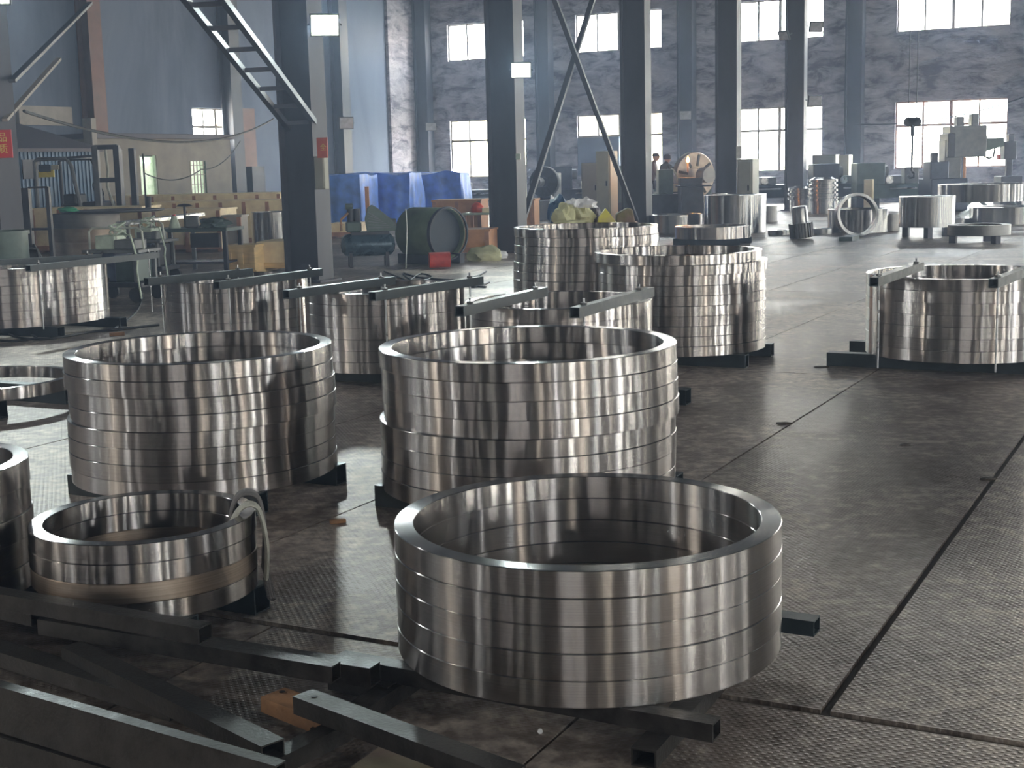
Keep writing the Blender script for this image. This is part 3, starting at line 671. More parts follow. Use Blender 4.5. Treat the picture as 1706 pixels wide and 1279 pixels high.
# chalk writing inside rings
def chalk(text, c, R, ang, z, size, label):
    cu = bpy.data.curves.new('chalk_writing', 'FONT'); cu.body = text; cu.size = size; cu.align_x = 'CENTER'; cu.resolution_u = 2
    ob = bpy.data.objects.new('tmp', cu); COL.objects.link(ob); dg = bpy.context.evaluated_depsgraph_get(); dg.update()
    me = bpy.data.meshes.new_from_object(ob.evaluated_get(dg)); bpy.data.objects.remove(ob)
    for v in me.vertices:
        th = ang - v.co.x/R; v.co = Vector((R*math.cos(th), R*math.sin(th), v.co.y))
    me.materials.clear(); me.materials.append(M['chalk'])
    o = bpy.data.objects.new('chalk_writing', me); COL.objects.link(o); o.location = (c[0], c[1], z)
    return tag(o, label, 'writing')
chalk('x B1166x70', (-1.306, 4.723), .387-.0505, math.radians(68), .325, .022, 'white chalk marking inside the small stack')
chalk('4x 1366', (.218, 4.117), .589-.0605, math.radians(52), .30, .022, 'faint chalk marking inside the front stack')
chalk('K 12 7 M X 4 1', (.074, 6.308), .683-.0605, math.radians(96), .70, .03, 'faint chalk marks inside the centre stack')

# ------------------------------------------------------------------ back right group of turned parts
def lone_ring(px, py, Rpx, hpx, t, label, material='turned_steel_far', z0=0, name='steel_ring', fr=1.0):
    p = G(px, py, z0); s = p.y/FPX; R = Rpx*s; p.y += R*.9
    s = p.y/FPX; R = Rpx*s
    o = bpy.data.objects.new(name, ring_mesh(R, R*t, hpx*s, material, 64)); COL.objects.link(o); o.location = p
    return tag(o, label, 'ring'), p, R
def feet(p, R, h, where, n=3, a0=.3):
    for k in range(n):
        a_ = a0+2*PI*k/n; q = Vector((p.x+R*.82*math.cos(a_), p.y+R*.82*math.sin(a_), 0))
        tag(MB().box(-.06, .06, -.06, .06, 0, h).obj('steel_block', 'machine_dark', loc=q, rotz=k, bevel=.005), '%s short dark block under the %s' % (('rear right', 'rear left', 'front')[k] if n == 3 and a0 < .5 else ('rear', 'left', 'right')[k], where), 'block', 'blocks under the '+where)
lone_ring(1129, 389, 46, 30, .08, 'broad shallow steel ring behind the tallest stack, left of the single ring')
_, p, R = lone_ring(1232, 389, 51, 62, .3, 'tall smooth grey steel cylinder behind the single ring', z0=0)
lone_ring(1165, 362, 17, 34, .3, 'small upright steel sleeve below the big faceplate', 'grey_steel')
lone_ring(1200, 379, 14, 56, .3, 'polished sleeve standing in front of the column beside the faceplate')
_, p, R = lone_ring(1556, 379, 45, 50, .25, 'tall shiny steel cylinder standing on three blocks at right', z0=.2); feet(p, R, .2, 'tall shiny cylinder')
_, p, R = lone_ring(1646, 393, 50, 17, .28, 'flat grey steel ring raised on blocks at right', 'grey_steel', z0=.14); feet(p, R, .14, 'flat grey ring', 3, .9)
lone_ring(1440, 388, 49, 38, .12, 'shiny broad ring behind the standing ring')
lone_ring(1700, 374, 62, 28, .12, 'shiny ring at the right edge behind the flat grey ring')
_, p, R = lone_ring(1668, 336, 78, 28, .08, 'very large steel ring at right carried by trestles', z0=.55)
for k in range(3):
    bearer(G(1596+45*k, 366), G(1560+62*k+60, 350), .09, .09, '%s dark timber lying below the very large ring' % ('left', 'middle', 'right')[k], .0, 'machine_green', 0)
for k, (x0, x1) in enumerate(((1600, 1648), (1655, 1600), (1700, 1665))):
    a_ = G(x0, 352, 0); b_ = Vector(a_)+Vector(((x1-x0)*.0135, .2, .62)); tag(MB().beam((0, 0, 0), b_-a_, .08, .08).obj('trestle_strut', 'machine_green', loc=a_), '%s slanting strut under the very large ring' % ('left', 'middle', 'right')[k], 'strut')
# standing thin ring
p = G(1426, 396); s = p.y/FPX; R = 36*s
r = bpy.data.objects.new('standing_ring', ring_mesh(R, R*.14, .16, 'turned_steel_far', 64)); COL.objects.link(r)
r.rotation_euler = (math.radians(83), 0, math.radians(8)); r.location = (p.x, p.y+.1, R+.01); tag(r, 'thin steel ring standing upright on its edge at right', 'ring')
# grooved rings
for (px, py, Rp, n, lb) in ((1338, 353, 26, 3, 'left'), (1372, 356, 24, 5, 'right')):
    p = G(px, py, 0); s = p.y/FPX; R = Rp*s; mb = MB(); prof = [(0, 0)]
    for k in range(n): z = .35+k*.13; prof += [(R*.86, z), (R, z+.01), (R, z+.07), (R*.86, z+.08)]
    prof[0] = (R*.5, .0); prof.insert(1, (R*.86, .0)); prof.append((R*.6, .35+n*.13)); prof.append((R*.5, .1))
    mb.lathe(prof, 40, closed=True); tag(mb.obj('grooved_sleeve', 'turned_steel_far', loc=p), '%s of the two deeply grooved steel sleeves beyond the aisle' % lb, 'sleeve')
# gear shaft leaning
p = G(1336, 397); s = p.y/FPX
r = thing('pinion_shaft', 'toothed steel pinion with a thick polished shaft standing tilted', 'gear', p); r.rotation_euler = (0, math.radians(-6), .2)
mb = MB(); n = 22; Rg = 20*s; poly = []
for k in range(n):
    for f_, rad in ((0, Rg*.84), (.3, Rg*.86), (.42, Rg), (.68, Rg), (.8, Rg*.86)): a_ = 2*PI*(k+f_)/n; poly.append((rad*math.cos(a_), rad*math.sin(a_)))
mb.prism(poly, .02, .30, 'z'); mb.obj('toothed_body', 'grey_steel', r, smooth=False)
mb = MB(); mb.lathe([(0, .3), (Rg*.66, .3), (Rg*.64, .58), (Rg*.55, .62), (0, .62)], 32); mb.obj('shaft', 'turned_steel_far', r)
tag(MB().box(-.32, .32, -.12, .12, 0, .08).obj('timber_bearer', 'machine_green', loc=G(1415, 400), rotz=HR+1.6), 'dark timber under the standing ring', 'timber')
lone_ring(1372, 390, 22, 9, .3, 'low flat flange behind the pinion')
lone_ring(1303, 392, 20, 8, .4, 'low flat flange left of the pinion')
lone_ring(1280, 370, 18, 26, .3, 'dull green grey sleeve left of the grooved pair', 'grey_steel')
lone_ring(1600, 374, 26, 10, .3, 'low steel flange behind the tall shiny cylinder', z0=.0)
lone_ring(1486, 385, 16, 28, .2, 'dull sleeve right of the standing ring', 'grey_steel')
o = MB().box(-.12, .12, -.1, .1, 0, .9).obj('wooden_box', 'crate_pale', loc=G(1447, 352)+Vector((0, 0, 0)), rotz=HR, bevel=.01); tag(o, 'narrow pale wooden box standing behind the standing ring', 'box')

# ------------------------------------------------------------------ machines along the back
def part_boxes(r, L):
    for nm, mt, *bx in L: MB().box(*bx).obj(nm, mt, r, bevel=.012)
# radial drill at far right
Yd = 38.; base = D(1600, 350, Yd); base.z = 0; s = Yd/FPX
def dz(py): return D(1600, py, Yd).z
r = thing('radial_drill', 'large grey radial drilling machine in front of the fourth window', 'machine', base, 0)
def bx(nm, mt, x0, x1, y0, y1, t0=-.3, t1=.3, be=.02): MB().box((x0-1600)*s, (x1-1600)*s, t0, t1, dz(y1), dz(y0)).obj(nm, mt, r, bevel=be)
bx('base_plinth', 'machine_blue', 1540, 1600, 296, 350, -.6, .6)
bx('pillar', 'machine_grey', 1567, 1594, 232, 300)
bx('head_housing', 'machine_grey', 1572, 1632, 210, 262, -.42, .3)
bx('motor_base', 'machine_grey', 1588, 1600, 194, 212, -.15, .15); bx('motor', 'machine_grey', 1612, 1624, 190, 213, -.15, .15)
bx('side_cover', 'machine_dark', 1568, 1580, 222, 262, -.46, .32)
mb = MB(); mb.prism([((1604-1600)*s, dz(262)), ((1612-1600)*s, dz(232)), ((1664-1600)*s, dz(231)), ((1664-1600)*s, dz(245)), ((1616-1600)*s, dz(258))], -.25, .2); mb.obj('arm', 'machine_green', r)
bx('spindle_column', 'machine_blue', 1594, 1600, 258, 305, -.15, .15); bx('tool_rack', 'crate_orange', 1600, 1606, 262, 300, -.1, .1)
bx('gear_case', 'machine_blue', 1540, 1570, 268, 300, -.5, .2); bx('hand_crank', 'machine_dark', 1549, 1560, 253, 270, -.1, .1)
MB().tube([((1632-1600)*s, -.1, dz(222)), ((1637-1600)*s, -.1, dz(226)), ((1638-1600)*s, -.1, dz(232))], .03, 6).obj('hose', 'cable', r)
MB().tube([((1632-1600)*s, -.2, dz(250)), ((1634-1600)*s, -.2, dz(262)), ((1641-1600)*s, -.2, dz(265)), ((1648-1600)*s, -.2, dz(262)), ((1650-1600)*s, -.2, dz(248))], .03, 6).obj('hose', 'cable', r)
# second slim machine at right
base = D(1678, 345, 39.); base.z = 0
r = thing('drill_press', 'small dark drill press at the right of the fourth window', 'machine', base, 0)
part_boxes(r, [('base', 'machine_dark', -.3, .3, -.3, .3, 0, .9), ('pillar', 'machine_dark', -.08, .08, -.08, .08, .9, 1.7), ('head', 'machine_dark', -.2, .15, -.2, .2, 1.35, 1.85), ('motor', 'machine_dark', -.05, .1, -.1, .1, 1.85, 2.05), ('switch_box', 'red', -.33, -.26, -.1, .05, 1.35, 1.5)])
# hook and twin wires
hk = D(1519, 285, 33.)
r = thing('crane_hook', 'hanging hoist block with chain in front of the fourth window', 'hoist', hk, 0); s = 33/FPX
for dx in (-7, 6): MB().cyl((dx*s, 0, (285-205)*s), (dx*s, 0, 9.5), .012, 6).obj('wire_rope', 'cable', r); MB().cyl((dx*s, -.05, (285-205)*s), (dx*s, .05, (285-205)*s), .11, 16).obj('sheave', 'machine_dark', r)
MB().box(-.14, .14, -.05, .05, (285-208)*s, (285-198)*s).obj('hook_block', 'machine_dark', r, bevel=.01)
MB().cyl((0, 0, 0), (0, 0, (285-208)*s), .028, 6).obj('chain', 'machine_dark', r); MB().cyl((0, 0, (285-228)*s), (0, 0, (285-212)*s), .05, 8).obj('shackle', 'machine_dark', r)
MB().tube([(0, 0, 0), (.06, 0, -.05), (.05, 0, -.14), (-.04, 0, -.16), (-.09, 0, -.10)], .03, 8).obj('hook', 'machine_dark', r)
# workbench row with machines between column and drill
def lathe_machine(px, py, Y, L_, label, disc=0, hz=1.2, extra='machine_dark', rot=0, w_=.7):
    base = D(px, py, Y); base.z = 0
    r = thing('lathe', label, 'machine', base, rot)
    part_boxes(r, [('bed', extra, -L_/2, L_/2, -w_/2, w_/2, .35, .75), ('foot', 'machine_dark', -L_/2, -L_/2+.5, -w_/2, w_/2, 0, .35), ('foot', 'machine_dark', L_/2-.5, L_/2, -w_/2, w_/2, 0, .35),
                   ('headstock', extra, -L_/2, -L_/2+.8, -w_/2, w_/2, .75, hz+.15), ('carriage', 'machine_grey', -.2, .25, -w_/2-.08, w_/2+.08, .75, .98), ('tailstock', 'machine_grey', L_/2-.6, L_/2-.2, -.2, .2, .75, hz)])
    MB().cyl((-L_/2+.8, 0, hz-.1), (-L_/2+.95, 0, hz-.1), max(disc, .16), 28).obj('chuck', 'grey_steel', r)
    MB().cyl((-.1, -w_/2-.08, .87), (-.1, -w_/2-.13, .87), .11, 16).obj('handwheel', 'silver', r)
    MB().cyl((-L_/2+.9, -w_/2-.05, .62), (L_/2-.3, -w_/2-.05, .62), .025, 8).obj('lead_screw', 'silver', r)
    return r
lathe_machine(1275, 350, 43, 2.6, 'grey lathe below the third back window left of the slim column')
lathe_machine(1405, 345, 42, 2.0, 'dark lathe right of the slim column')
lathe_machine(1480, 345, 40, 2.0, 'green lathe below the left side of the fourth window', extra='machine_green')
lathe_machine(1100, 350, 42, 3.0, 'green lathe the two workers are standing at', extra='machine_green', hz=1.3)
lathe_machine(775, 345, 47, 3.0, 'pale lathe below the left back window', extra='machine_grey')
lathe_machine(980, 352, 44, 2.6, 'blue grey lathe below the second back window', extra='machine_blue', hz=1.3)
# faceplate lathes
def faceplate(px, pyc, Rpx, Y, yaw, label, mt, body, foot_px, glow=False):
    c = D(px, pyc, Y); s = Y/FPX; R = Rpx*s
    r = thing('faceplate_lathe', label, 'machine', (c.x, c.y, 0), yaw)
    mb = MB(); mtx = Matrix.Translation((0, 0, c.z)) @ Matrix.Rotation(PI/2, 4, 'X')
    mb.lathe([(0, 0), (R*.3, 0), (R*.32, -.03), (R*.97, -.03), (R, 0), (R, .16), (R*.9, .2), (R*.3, .34), (0, .34)], 48, mtx @ Matrix.Rotation(0, 4, 'Z')); mb.obj('faceplate', mt, r)
    for k in range(8):
        a_ = k*PI/4+.2; ca_, sa_ = math.cos(a_), math.sin(a_)
        MB().beam((ca_*R*.4, .035, c.z+sa_*R*.4), (ca_*R*.9, .035, c.z+sa_*R*.9), .07, .02, up=Vector((0, 1, 0))).obj('slot', 'black', r)
    MB().box(-R*.55, R*.55, -.9, -.2, 0, c.z+.25).obj('headstock', body, r, bevel=.02)
    MB().box(-R*.9, R*.9, -.3, 1.6, 0, max(.25, c.z-R-.05)).obj('bed', 'machine_dark', r, bevel=.02)
    MB().cyl((0, .34, c.z), (0, .7, c.z), R*.33, 24).obj('workpiece', 'grey_steel', r)
    return r, c, R
faceplate(906, 303, 25, 40, PI-.35, 'dark round faceplate lathe left of the cream cabinet', 'machine_dark', 'machine_dark', 0)
r, c, R = faceplate(1158, 292, 38, 38.6, PI+.45, 'big round lathe faceplate lit orange beside the column', 'dull_steel', 'machine_dark', 0)
gl = D(1146, 271, 36.9)
t_ = thing('work_flame', 'orange glowing work light on the big faceplate', 'flame', gl)
MB().lathe([(0, 0), (.035, .02), (.045, .06), (.03, .12), (0, .18)], 12).obj('flame', 'flame', t_)
MB().cyl((0, 0, -.25), (0, 0, 0), .03, 8).obj('torch', 'machine_dark', t_)
pl = bpy.data.lights.new('flame_light', 'POINT'); pl.energy = 40; pl.color = (1, .35, .08); pl.shadow_soft_size = .08
po = bpy.data.objects.new('flame_light', pl); COL.objects.link(po); po.location = gl+Vector((-.05, -.25, .05))
# machine body in front of faceplate
b_ = D(1152, 350, 35); b_.z = 0
r = thing('machine_body', 'dark machine pedestal below the big faceplate', 'machine', b_, 0)
part_boxes(r, [('pedestal', 'machine_dark', -.3, .25, -.4, .4, 0, .90), ('table_top', 'machine_dark', -.35, .45, -.45, .45, .90, .94), ('slide', 'machine_dark', -.3, .25, -.2, .3, .94, 1.12)])
b_ = D(1112, 345, 36.5); b_.z = 0
r = thing('tool_carriage', 'pale green machine carriage with a curved cream splash guard', 'machine', b_, 0)
part_boxes(r, [('body', 'machine_green', -.26, .12, -.3, .3, .7, 1.33), ('base', 'machine_dark', -.5, .5, -.3, .3, 0, .7), ('apron', 'crate_pale', .12, .38, -.32, -.2, .75, .95)])
mb = MB(); 
for k in range(6):
    a0_, a1_ = k*.2, (k+1)*.2
    mb.box(.0, .0, 0, 0, 0, 0) if False else mb.beam((.08+.28*math.sin(a0_)*1.0, -.28, 1.36-.55*(1-math.cos(a0_))-k*.05), (.08+.28*math.sin(a1_), -.28, 1.36-.55*(1-math.cos(a1_))-(k+1)*.05), .28, .02)
mb.obj('splash_guard', 'cabinet_cream', r)
# cabinets
def cabinet(px, py0, w_, h_, Y, mt, label, dpt=.5, door=True, rot=HR):
    b_ = D(px, py0, Y); b_.z = 0
    r = thing('control_cabinet', label, 'cabinet', b_, rot)
    MB().box(-w_/2, w_/2, -dpt/2, dpt/2, 0, h_).obj('body', mt, r, bevel=.01)
    MB().box(-w_/2+.04, w_/2-.04, -dpt/2-.02, -dpt/2+.005, .08, h_-.06).obj('door', mt, r, bevel=.006)
    MB().box(w_/2-.12, w_/2-.09, -dpt/2-.045, -dpt/2-.02, h_*.5, h_*.5+.14).obj('handle', 'black', r)
    return r
cabinet(990, 350, .55, 1.55, 40, 'cabinet_grey', 'grey green control cabinet left of the cream one')
cabinet(1012, 350, .42, 1.85, 37.5, 'cabinet_cream', 'tall cream control cabinet crossed by the diagonal brace')
cabinet(1246, 350, .40, 1.55, 34.6, 'cabinet_grey', 'grey cabinet right of the column beside the big faceplate')
cabinet(1375, 350, .75, 1.62, 44, 'cabinet_grey', 'grey cabinet under the right end of the third window')
cabinet(1408, 350, .3, 1.6, 43, 'cabinet_cream', 'slim cream cabinet against the wall column')
cabinet(858, 345, .35, 1.55, 30, 'cabinet_grey', 'grey post cabinet behind the central column')
b_ = G(547, 452)
sb = thing('switch_box', 'grey green switch box on the thickest column', 'box', H(15.86, CB-.285-.09, 1.4), HR)
MB().box(-.085, .085, -.05, .05, -.12, .33).obj('body', 'cabinet_grey', sb, bevel=.008); MB().box(-.07, .07, -.06, -.05, -.1, .31).obj('door', 'cabinet_grey', sb, bevel=.003)
nb = MB().box(-.045, .045, -.01, .01, -.05, .05).obj('notice_plate', 'white_green', loc=H(21.9, CB-.285-.05, 1.69), rotz=HR); tag(nb, 'small pale notice plate on the central column', 'plate')
nb = MB().box(-.07, .07, -.02, .02, -.15, .15).obj('notice_plate', 'white_paint', loc=H(34.2, CB-.285-.07, 1.72), rotz=HR); tag(nb, 'small white box on the column right of the faceplate', 'plate')

# ------------------------------------------------------------------ people
def skin_chain(name, verts, edges, radii, mt, parent, root=0, sub=2):
    me = bpy.data.meshes.new(name); me.from_pydata([Vector(v) for v in verts], edges, []); ob = bpy.data.objects.new(name, me); COL.objects.link(ob)
    ob.modifiers.new('skin', 'SKIN'); sd = me.skin_vertices[0].data
    for i, rad in enumerate(radii): sd[i].radius = (rad, rad) if not isinstance(rad, tuple) else rad
    sd[root].use_root = True
    s_ = ob.modifiers.new('sub', 'SUBSURF'); s_.levels = sub; s_.render_levels = sub
    dg = bpy.context.evaluated_depsgraph_get(); dg.update(); m2 = bpy.data.meshes.new_from_object(ob.evaluated_get(dg)); bpy.data.objects.remove(ob)
    m2.materials.clear(); m2.materials.append(M[mt]); m2.polygons.foreach_set('use_smooth', [True]*len(m2.polygons))
    o = bpy.data.objects.new(name, m2); COL.objects.link(o); o.parent = parent; return o
def person(loc, yaw, label, shirt, cap, hgt=1.0, lean=.12):
    r = thing('person', label, 'person', loc, yaw); k = hgt    # faces local +x
    L = lean
    v = [(0, 0, .95), (.03+L*.3, 0, 1.15), (L*.9, 0, 1.35), (L, 0, 1.47), (L+.03, 0, 1.56),
         (0, .10, .90), (.02, .11, .50), (-.02, .12, .08), (.10, .13, .04), (0, -.10, .90), (.05, -.11, .50), (.02, -.12, .08), (.14, -.13, .04),
         (L, .19, 1.42), (L+.05, .24, 1.16), (L+.25, .18, 1.05), (L, -.19, 1.42), (L+.08, -.24, 1.16), (L+.30, -.16, 1.08)]
    e = [(0, 1), (1, 2), (2, 3), (3, 4), (0, 5), (5, 6), (6, 7), (7, 8), (0, 9), (9, 10), (10, 11), (11, 12), (2, 13), (13, 14), (14, 15), (2, 16), (16, 17), (17, 18)]
    rad = [.15, .15, .17, .08, .06, .09, .065, .05, .045, .09, .065, .05, .045, .075, .055, .04, .075, .055, .04]
    skin_chain('body', [Vector(x)*k for x in v], e, rad, shirt, r)
    v = [(0, 0, .96), (0, .10, .88), (.02, .11, .50), (-.02, .12, .10), (0, -.10, .88), (.05, -.11, .50), (.02, -.12, .10)]
    skin_chain('trousers', [Vector(x)*k for x in v], [(0, 1), (1, 2), (2, 3), (0, 4), (4, 5), (5, 6)], [.16, .10, .078, .065, .10, .078, .065], 'trouser', r)
    hx = (L+.06)*k; hz = 1.63*k
    mb = MB(); mb.b.free(); mb.b = bmesh.new(); bmesh.ops.create_uvsphere(mb.b, u_segments=18, v_segments=12, radius=1)
    for q in mb.b.verts:
        c = q.co.copy(); x, y, z = c.x*.098, c.y*.076, c.z*.118
        if z < 0: x *= 1-.15*(-z/.118); y *= 1-.28*(-z/.118)
        if c.x > .8 and abs(c.y) < .3: x += .018*(1-abs(c.z+.1)*1.5 if abs(c.z+.1) < .6 else 0)
        q.co = Vector((x+hx, y, z+hz))
    mb.sm = True; mb.obj('head', 'skin', r)
    for sd in (-1, 1):
        MB().cyl((hx, sd*.070, hz), (hx-.005, sd*.086, hz), .026, 10).obj('ear', 'skin', r)
        MB().cyl((hx+.088, sd*.03, hz+.012), (hx+.096, sd*.03, hz+.012), .011, 8).obj('eye', 'black', r)
        # hands
        h0 = Vector((L+(.25 if sd > 0 else .30), sd*(.18 if sd > 0 else .16), 1.05 if sd > 0 else 1.08))*k
        vs = [h0, h0+Vector((.07, 0, -.01))]; es = [(0, 1)]; rd = [.030, (.036, .02)]
        for f_ in range(4):
            n0 = len(vs); y_ = -.027+.018*f_; vs += [h0+Vector((.10, y_, -.01)), h0+Vector((.135, y_, -.03)), h0+Vector((.145, y_, -.055))]; es += [(1, n0), (n0, n0+1), (n0+1, n0+2)]; rd += [.010, .009, .007]
        n0 = len(vs); vs += [h0+Vector((.05, -sd*.045, 0)), h0+Vector((.085, -sd*.06, -.02))]; es += [(0, n0), (n0, n0+1)]; rd += [.012, .009]
        skin_chain('hand', vs, es, rd, 'skin', r, sub=1)
    MB().box(hx+.095, hx+.1, -.022, .022, hz-.062, hz-.054).obj('mouth', 'cloth_red', r)
    if cap:
        mb = MB(); mb.lathe([(.102, 0), (.104, .03), (.09, .07), (.05, .095), (0, .10)], 18, Matrix.Translation((hx-.005, 0, hz+.025))); mb.obj('cap', 'cloth_dark', r)
        MB().box(hx+.07, hx+.17, -.06, .06, hz+.03, hz+.042).obj('cap_peak', 'cloth_dark', r, bevel=.003)
    else:
        mb = MB(); mb.lathe([(.10, -.04), (.106, .02), (.095, .07), (.055, .10), (0, .11)], 18, Matrix.Translation((hx-.014, 0, hz+.02))); mb.obj('hair', 'hair', r)
    return r
pb = D(1083, 350, 40.); pb.z = 0
person(pb, -.25, 'person in a mauve grey jacket and peaked cap standing beside the middle column', 'cloth_mauve', True, 1.02)
pb = D(1104, 350, 39.2); pb.z = 0
p2 = person(pb, .5, 'dark haired person in dark clothes holding a red cloth beside the lathe', 'cloth_green', False, .99)
o = blob(.09, .07, .3, 4, .3, 3, 2).obj('red_cloth', 'cloth_red', loc=pb+Vector((.42, -.10, 1.12))); tag(o, 'red cloth held by the dark haired worker', 'cloth')

# ------------------------------------------------------------------ left: office, shed
def pxA(px, b):   # hall a coordinate where the column of the photo meets plane b
    d = ray(px, 290); t = b/(d.dot(B)); return (d*t).dot(A)
OB = 26.6
a0 = pxA(160, OB); a1 = pxA(386, OB)
r = thing('office_building', 'low beige plastered office against the left wall with lit door and window', 'building', H(a0, OB), HR)
# local y = A (along front), local -x = into B (away from camera). front at x=0
def loc_a(px): return pxA(px, OB)-a0
d0, d1 = loc_a(234), loc_a(262); w0, w1 = loc_a(317), loc_a(344)
ys = [0, d0, d1, w0, w1, a1-a0]
zt = 2.5
for (y0, y1, z0, z1) in ((0, d0, 0, zt), (d0, d1, 2.05, zt), (d1, w0, 0, zt), (w0, w1, 0, .85), (w0, w1, 1.88, zt), (w1, a1-a0, 0, zt)):
    MB().box(-.2, 0, y0, y1, z0, z1).obj('front_wall', 'office_wall', r)
MB().box(-1.7, -.2, 0, .2, 0, zt).obj('end_wall', 'office_wall', r); MB().box(-1.7, -.2, a1-a0-.2, a1-a0, 0, zt).obj('end_wall', 'office_wall', r)
MB().box(-1.75, .12, -.1, a1-a0+.1, zt, zt+.14).obj('roof_slab', 'roof_sheet', r, bevel=.01)
dr = MB().box(-.14, -.1, d0+.04, d1-.04, 0, 2.02).obj('office_door', 'glass_lit', r, label='pale green lit office door')
MB().box(-.1, -.02, d0, d0+.05, 0, 2.05).obj('door_frame', 'white_green', r); MB().box(-.1, -.02, d1-.05, d1, 0, 2.05).obj('door_frame', 'white_green', r)
MB().box(-.09, -.04, d0+.2, d1-.2, 1.85, 1.93).obj('ceiling_tube', 'tube_lamp', r)
wd = MB().box(-.14, -.1, w0, w1, .85, 1.88).obj('office_window', 'glass_lit', r, label='small barred office window')
for k in range(5): yy = w0+(w1-w0)*(k+.5)/5; MB().box(-.05, -.03, yy-.012, yy+.012, .85, 1.88).obj('window_bar', 'frame', r)
for k in range(4): zz = .95+.27*k; MB().box(-.06, -.04, w0, w1, zz-.01, zz+.01).obj('window_bar', 'frame', r)
MB().box(-.15, -.02, w1+.0, w1+.35, .6, 1.9).obj('window_shutter', 'machine_green', r)
# broken brick end right of the office and tall door leaf
o = hall_box(35.75, 36.75, 28.3, 28.39, 0, 3.55).obj('tall_door', 'column_rust'); tag(o, 'tall reddish sheet door against the left wall right of the office', 'door')
o = hall_box(35.95, 36.6, 27.9, 28.2, 0, 1.7).obj('dark_locker', 'machine_dark'); tag(o, 'dark locker standing in front of the tall sheet door', 'locker')
SB = 25.0; s0 = pxA(18, SB); s1 = pxA(158, SB)
r = thing('blue_shed', 'blue corrugated metal shed behind the forklift', 'shed', H(s0, SB), HR)
mb = MB(); n = 44; Ls = s1-s0
for k in range(n):
    y0 = Ls*k/n; w_ = Ls/n; mb.box(-.05, .03 if k % 2 else 0, y0, y0+w_, 0, 2.15)
mb.obj('corrugated_front', 'shed_blue', r); MB().box(-3, -.05, 0, .05, 0, 2.15).obj('side_wall', 'shed_blue', r); MB().box(-3, -.05, Ls-.05, Ls, 0, 2.15).obj('side_wall', 'shed_blue', r)
mb = MB(); mb.prism([(.2, 2.12), (.2, 2.2), (-2.6, 2.9), (-2.6, 2.8)], -.15, Ls+.15); mb.obj('roof_sheet', 'roof_sheet', r)
MB().box(.03, .06, Ls*.12, Ls*.32, 1.5, 1.95).obj('shed_window', 'machine_dark', r)
o = hall_box(pxA(42, 28.2), pxA(130, 28.2), 28.25, 28.38, 2.9, 3.4).obj('stored_board', 'crate_grey'); tag(o, 'pale long boards lying on top behind the blue shed roof', 'board')
MBo = hall_box(pxA(153, 26.2), pxA(161, 26.2), 26.1, 26.4, 0, 3.0).obj('plaster_post', 'crate_grey'); tag(MBo, 'pale square post between blue shed and office', 'post')
# red signs
def sign(px, py, Y, w_, h_, mt, label, chars, tm, yaw):
    c = D(px, py, Y); r = thing('hanging_sign', label, 'sign', c, yaw)
    MB().box(-w_/2, w_/2, -.006, .006, -h_/2, h_/2).obj('board', mt, r)
    for (t_, x_, z_, sz) in chars:
        cu = bpy.data.curves.new('sign_lettering', 'FONT'); cu.body = t_; cu.size = sz; cu.align_x = 'CENTER'; cu.align_y = 'CENTER'; cu.extrude = .002; cu.resolution_u = 2
        ob = bpy.data.objects.new('tmp', cu); COL.objects.link(ob); dg = bpy.context.evaluated_depsgraph_get(); dg.update()
        me = bpy.data.meshes.new_from_object(ob.evaluated_get(dg)); bpy.data.objects.remove(ob); me.transform(Matrix.Rotation(PI/2, 4, 'X')); me.materials.clear(); me.materials.append(M[tm])
        o = bpy.data.objects.new('sign_lettering', me); COL.objects.link(o); o.parent = r; o.location = (x_, -.010, z_)
    return r
sign(-8, 240, 16.75, .42, .33, 'sign_red', 'red sign with yellow characters on the left edge column', [('品', .10, .07, .12), ('质', .10, -.065, .12)], 'sign_yellow', -.1)
sign(537, 246, 18.95, .17, .27, 'sign_orange', 'faded orange red sign on the thickest column', [('全', .02, .0, .10)], 'sign_yellow', HR)

# ------------------------------------------------------------------ crates and tarps
def crate(c, w_, d_, h_, label, face='crate_ply', batten='crate_brown', rot=HR, nb=3, z0=0, name='wooden_crate'):
    r = thing(name, label, 'crate', (c.x, c.y, z0), rot)
    MB().box(-w_/2, w_/2, -d_/2, d_/2, .06, h_).obj('body', face, r)
    MB().box(-w_/2-.02, w_/2+.02, -d_/2-.02, d_/2+.02, h_, h_+.035).obj('lid', face, r)
    for k in range(nb):
        x = -w_/2+.04+(w_-.08)*k/max(1, nb-1); MB().box(x-.04, x+.04, -d_/2-.025, -d_/2, .06, h_).obj('batten', batten, r)
        MB().box(x-.05, x+.05, -d_/2, d_/2, 0, .06).obj('skid', batten, r)
    MB().box(-w_/2+.08, w_/2-.08, -d_/2-.022, -d_/2, h_-.09, h_).obj('rail', face, r); MB().box(-w_/2+.08, w_/2-.08, -d_/2-.022, -d_/2, .06, .15).obj('rail', batten, r)
    return r
def gcrate(px0, px1, pyb, pyt, dpt, label, **k):
    pm = G((px0+px1)/2, pyb); s = pm.y/FPX; w_ = (px1-px0)*s/.9; h_ = (pyb-pyt)*s
    rot = k.pop('rot', HR*.35)
    c = pm+Vector((0, dpt/2, 0)); return crate(c, w_*.92, dpt, h_, label, rot=rot, **k)
gcrate(383, 431, 457, 412, .45, 'yellow plywood crate in front of the crate row', face='crate_ply', batten='crate_ply')
gcrate(438, 492, 453, 406, .7, 'plywood crate beside the thickest column', face='crate_pale', batten='crate_ply', nb=2)
gcrate(262, 378, 420, 352, .9, 'long pale crate with reddish posts behind the work table', face='crate_pale')
gcrate(376, 408, 427, 362, .35, 'grey sided crate left of the big plain cylinder', face='crate_grey', nb=2)
gcrate(58, 250, 421, 349, .9, 'long pale crate at far left behind the dark cylinder stack', face='crate_pale', nb=5)
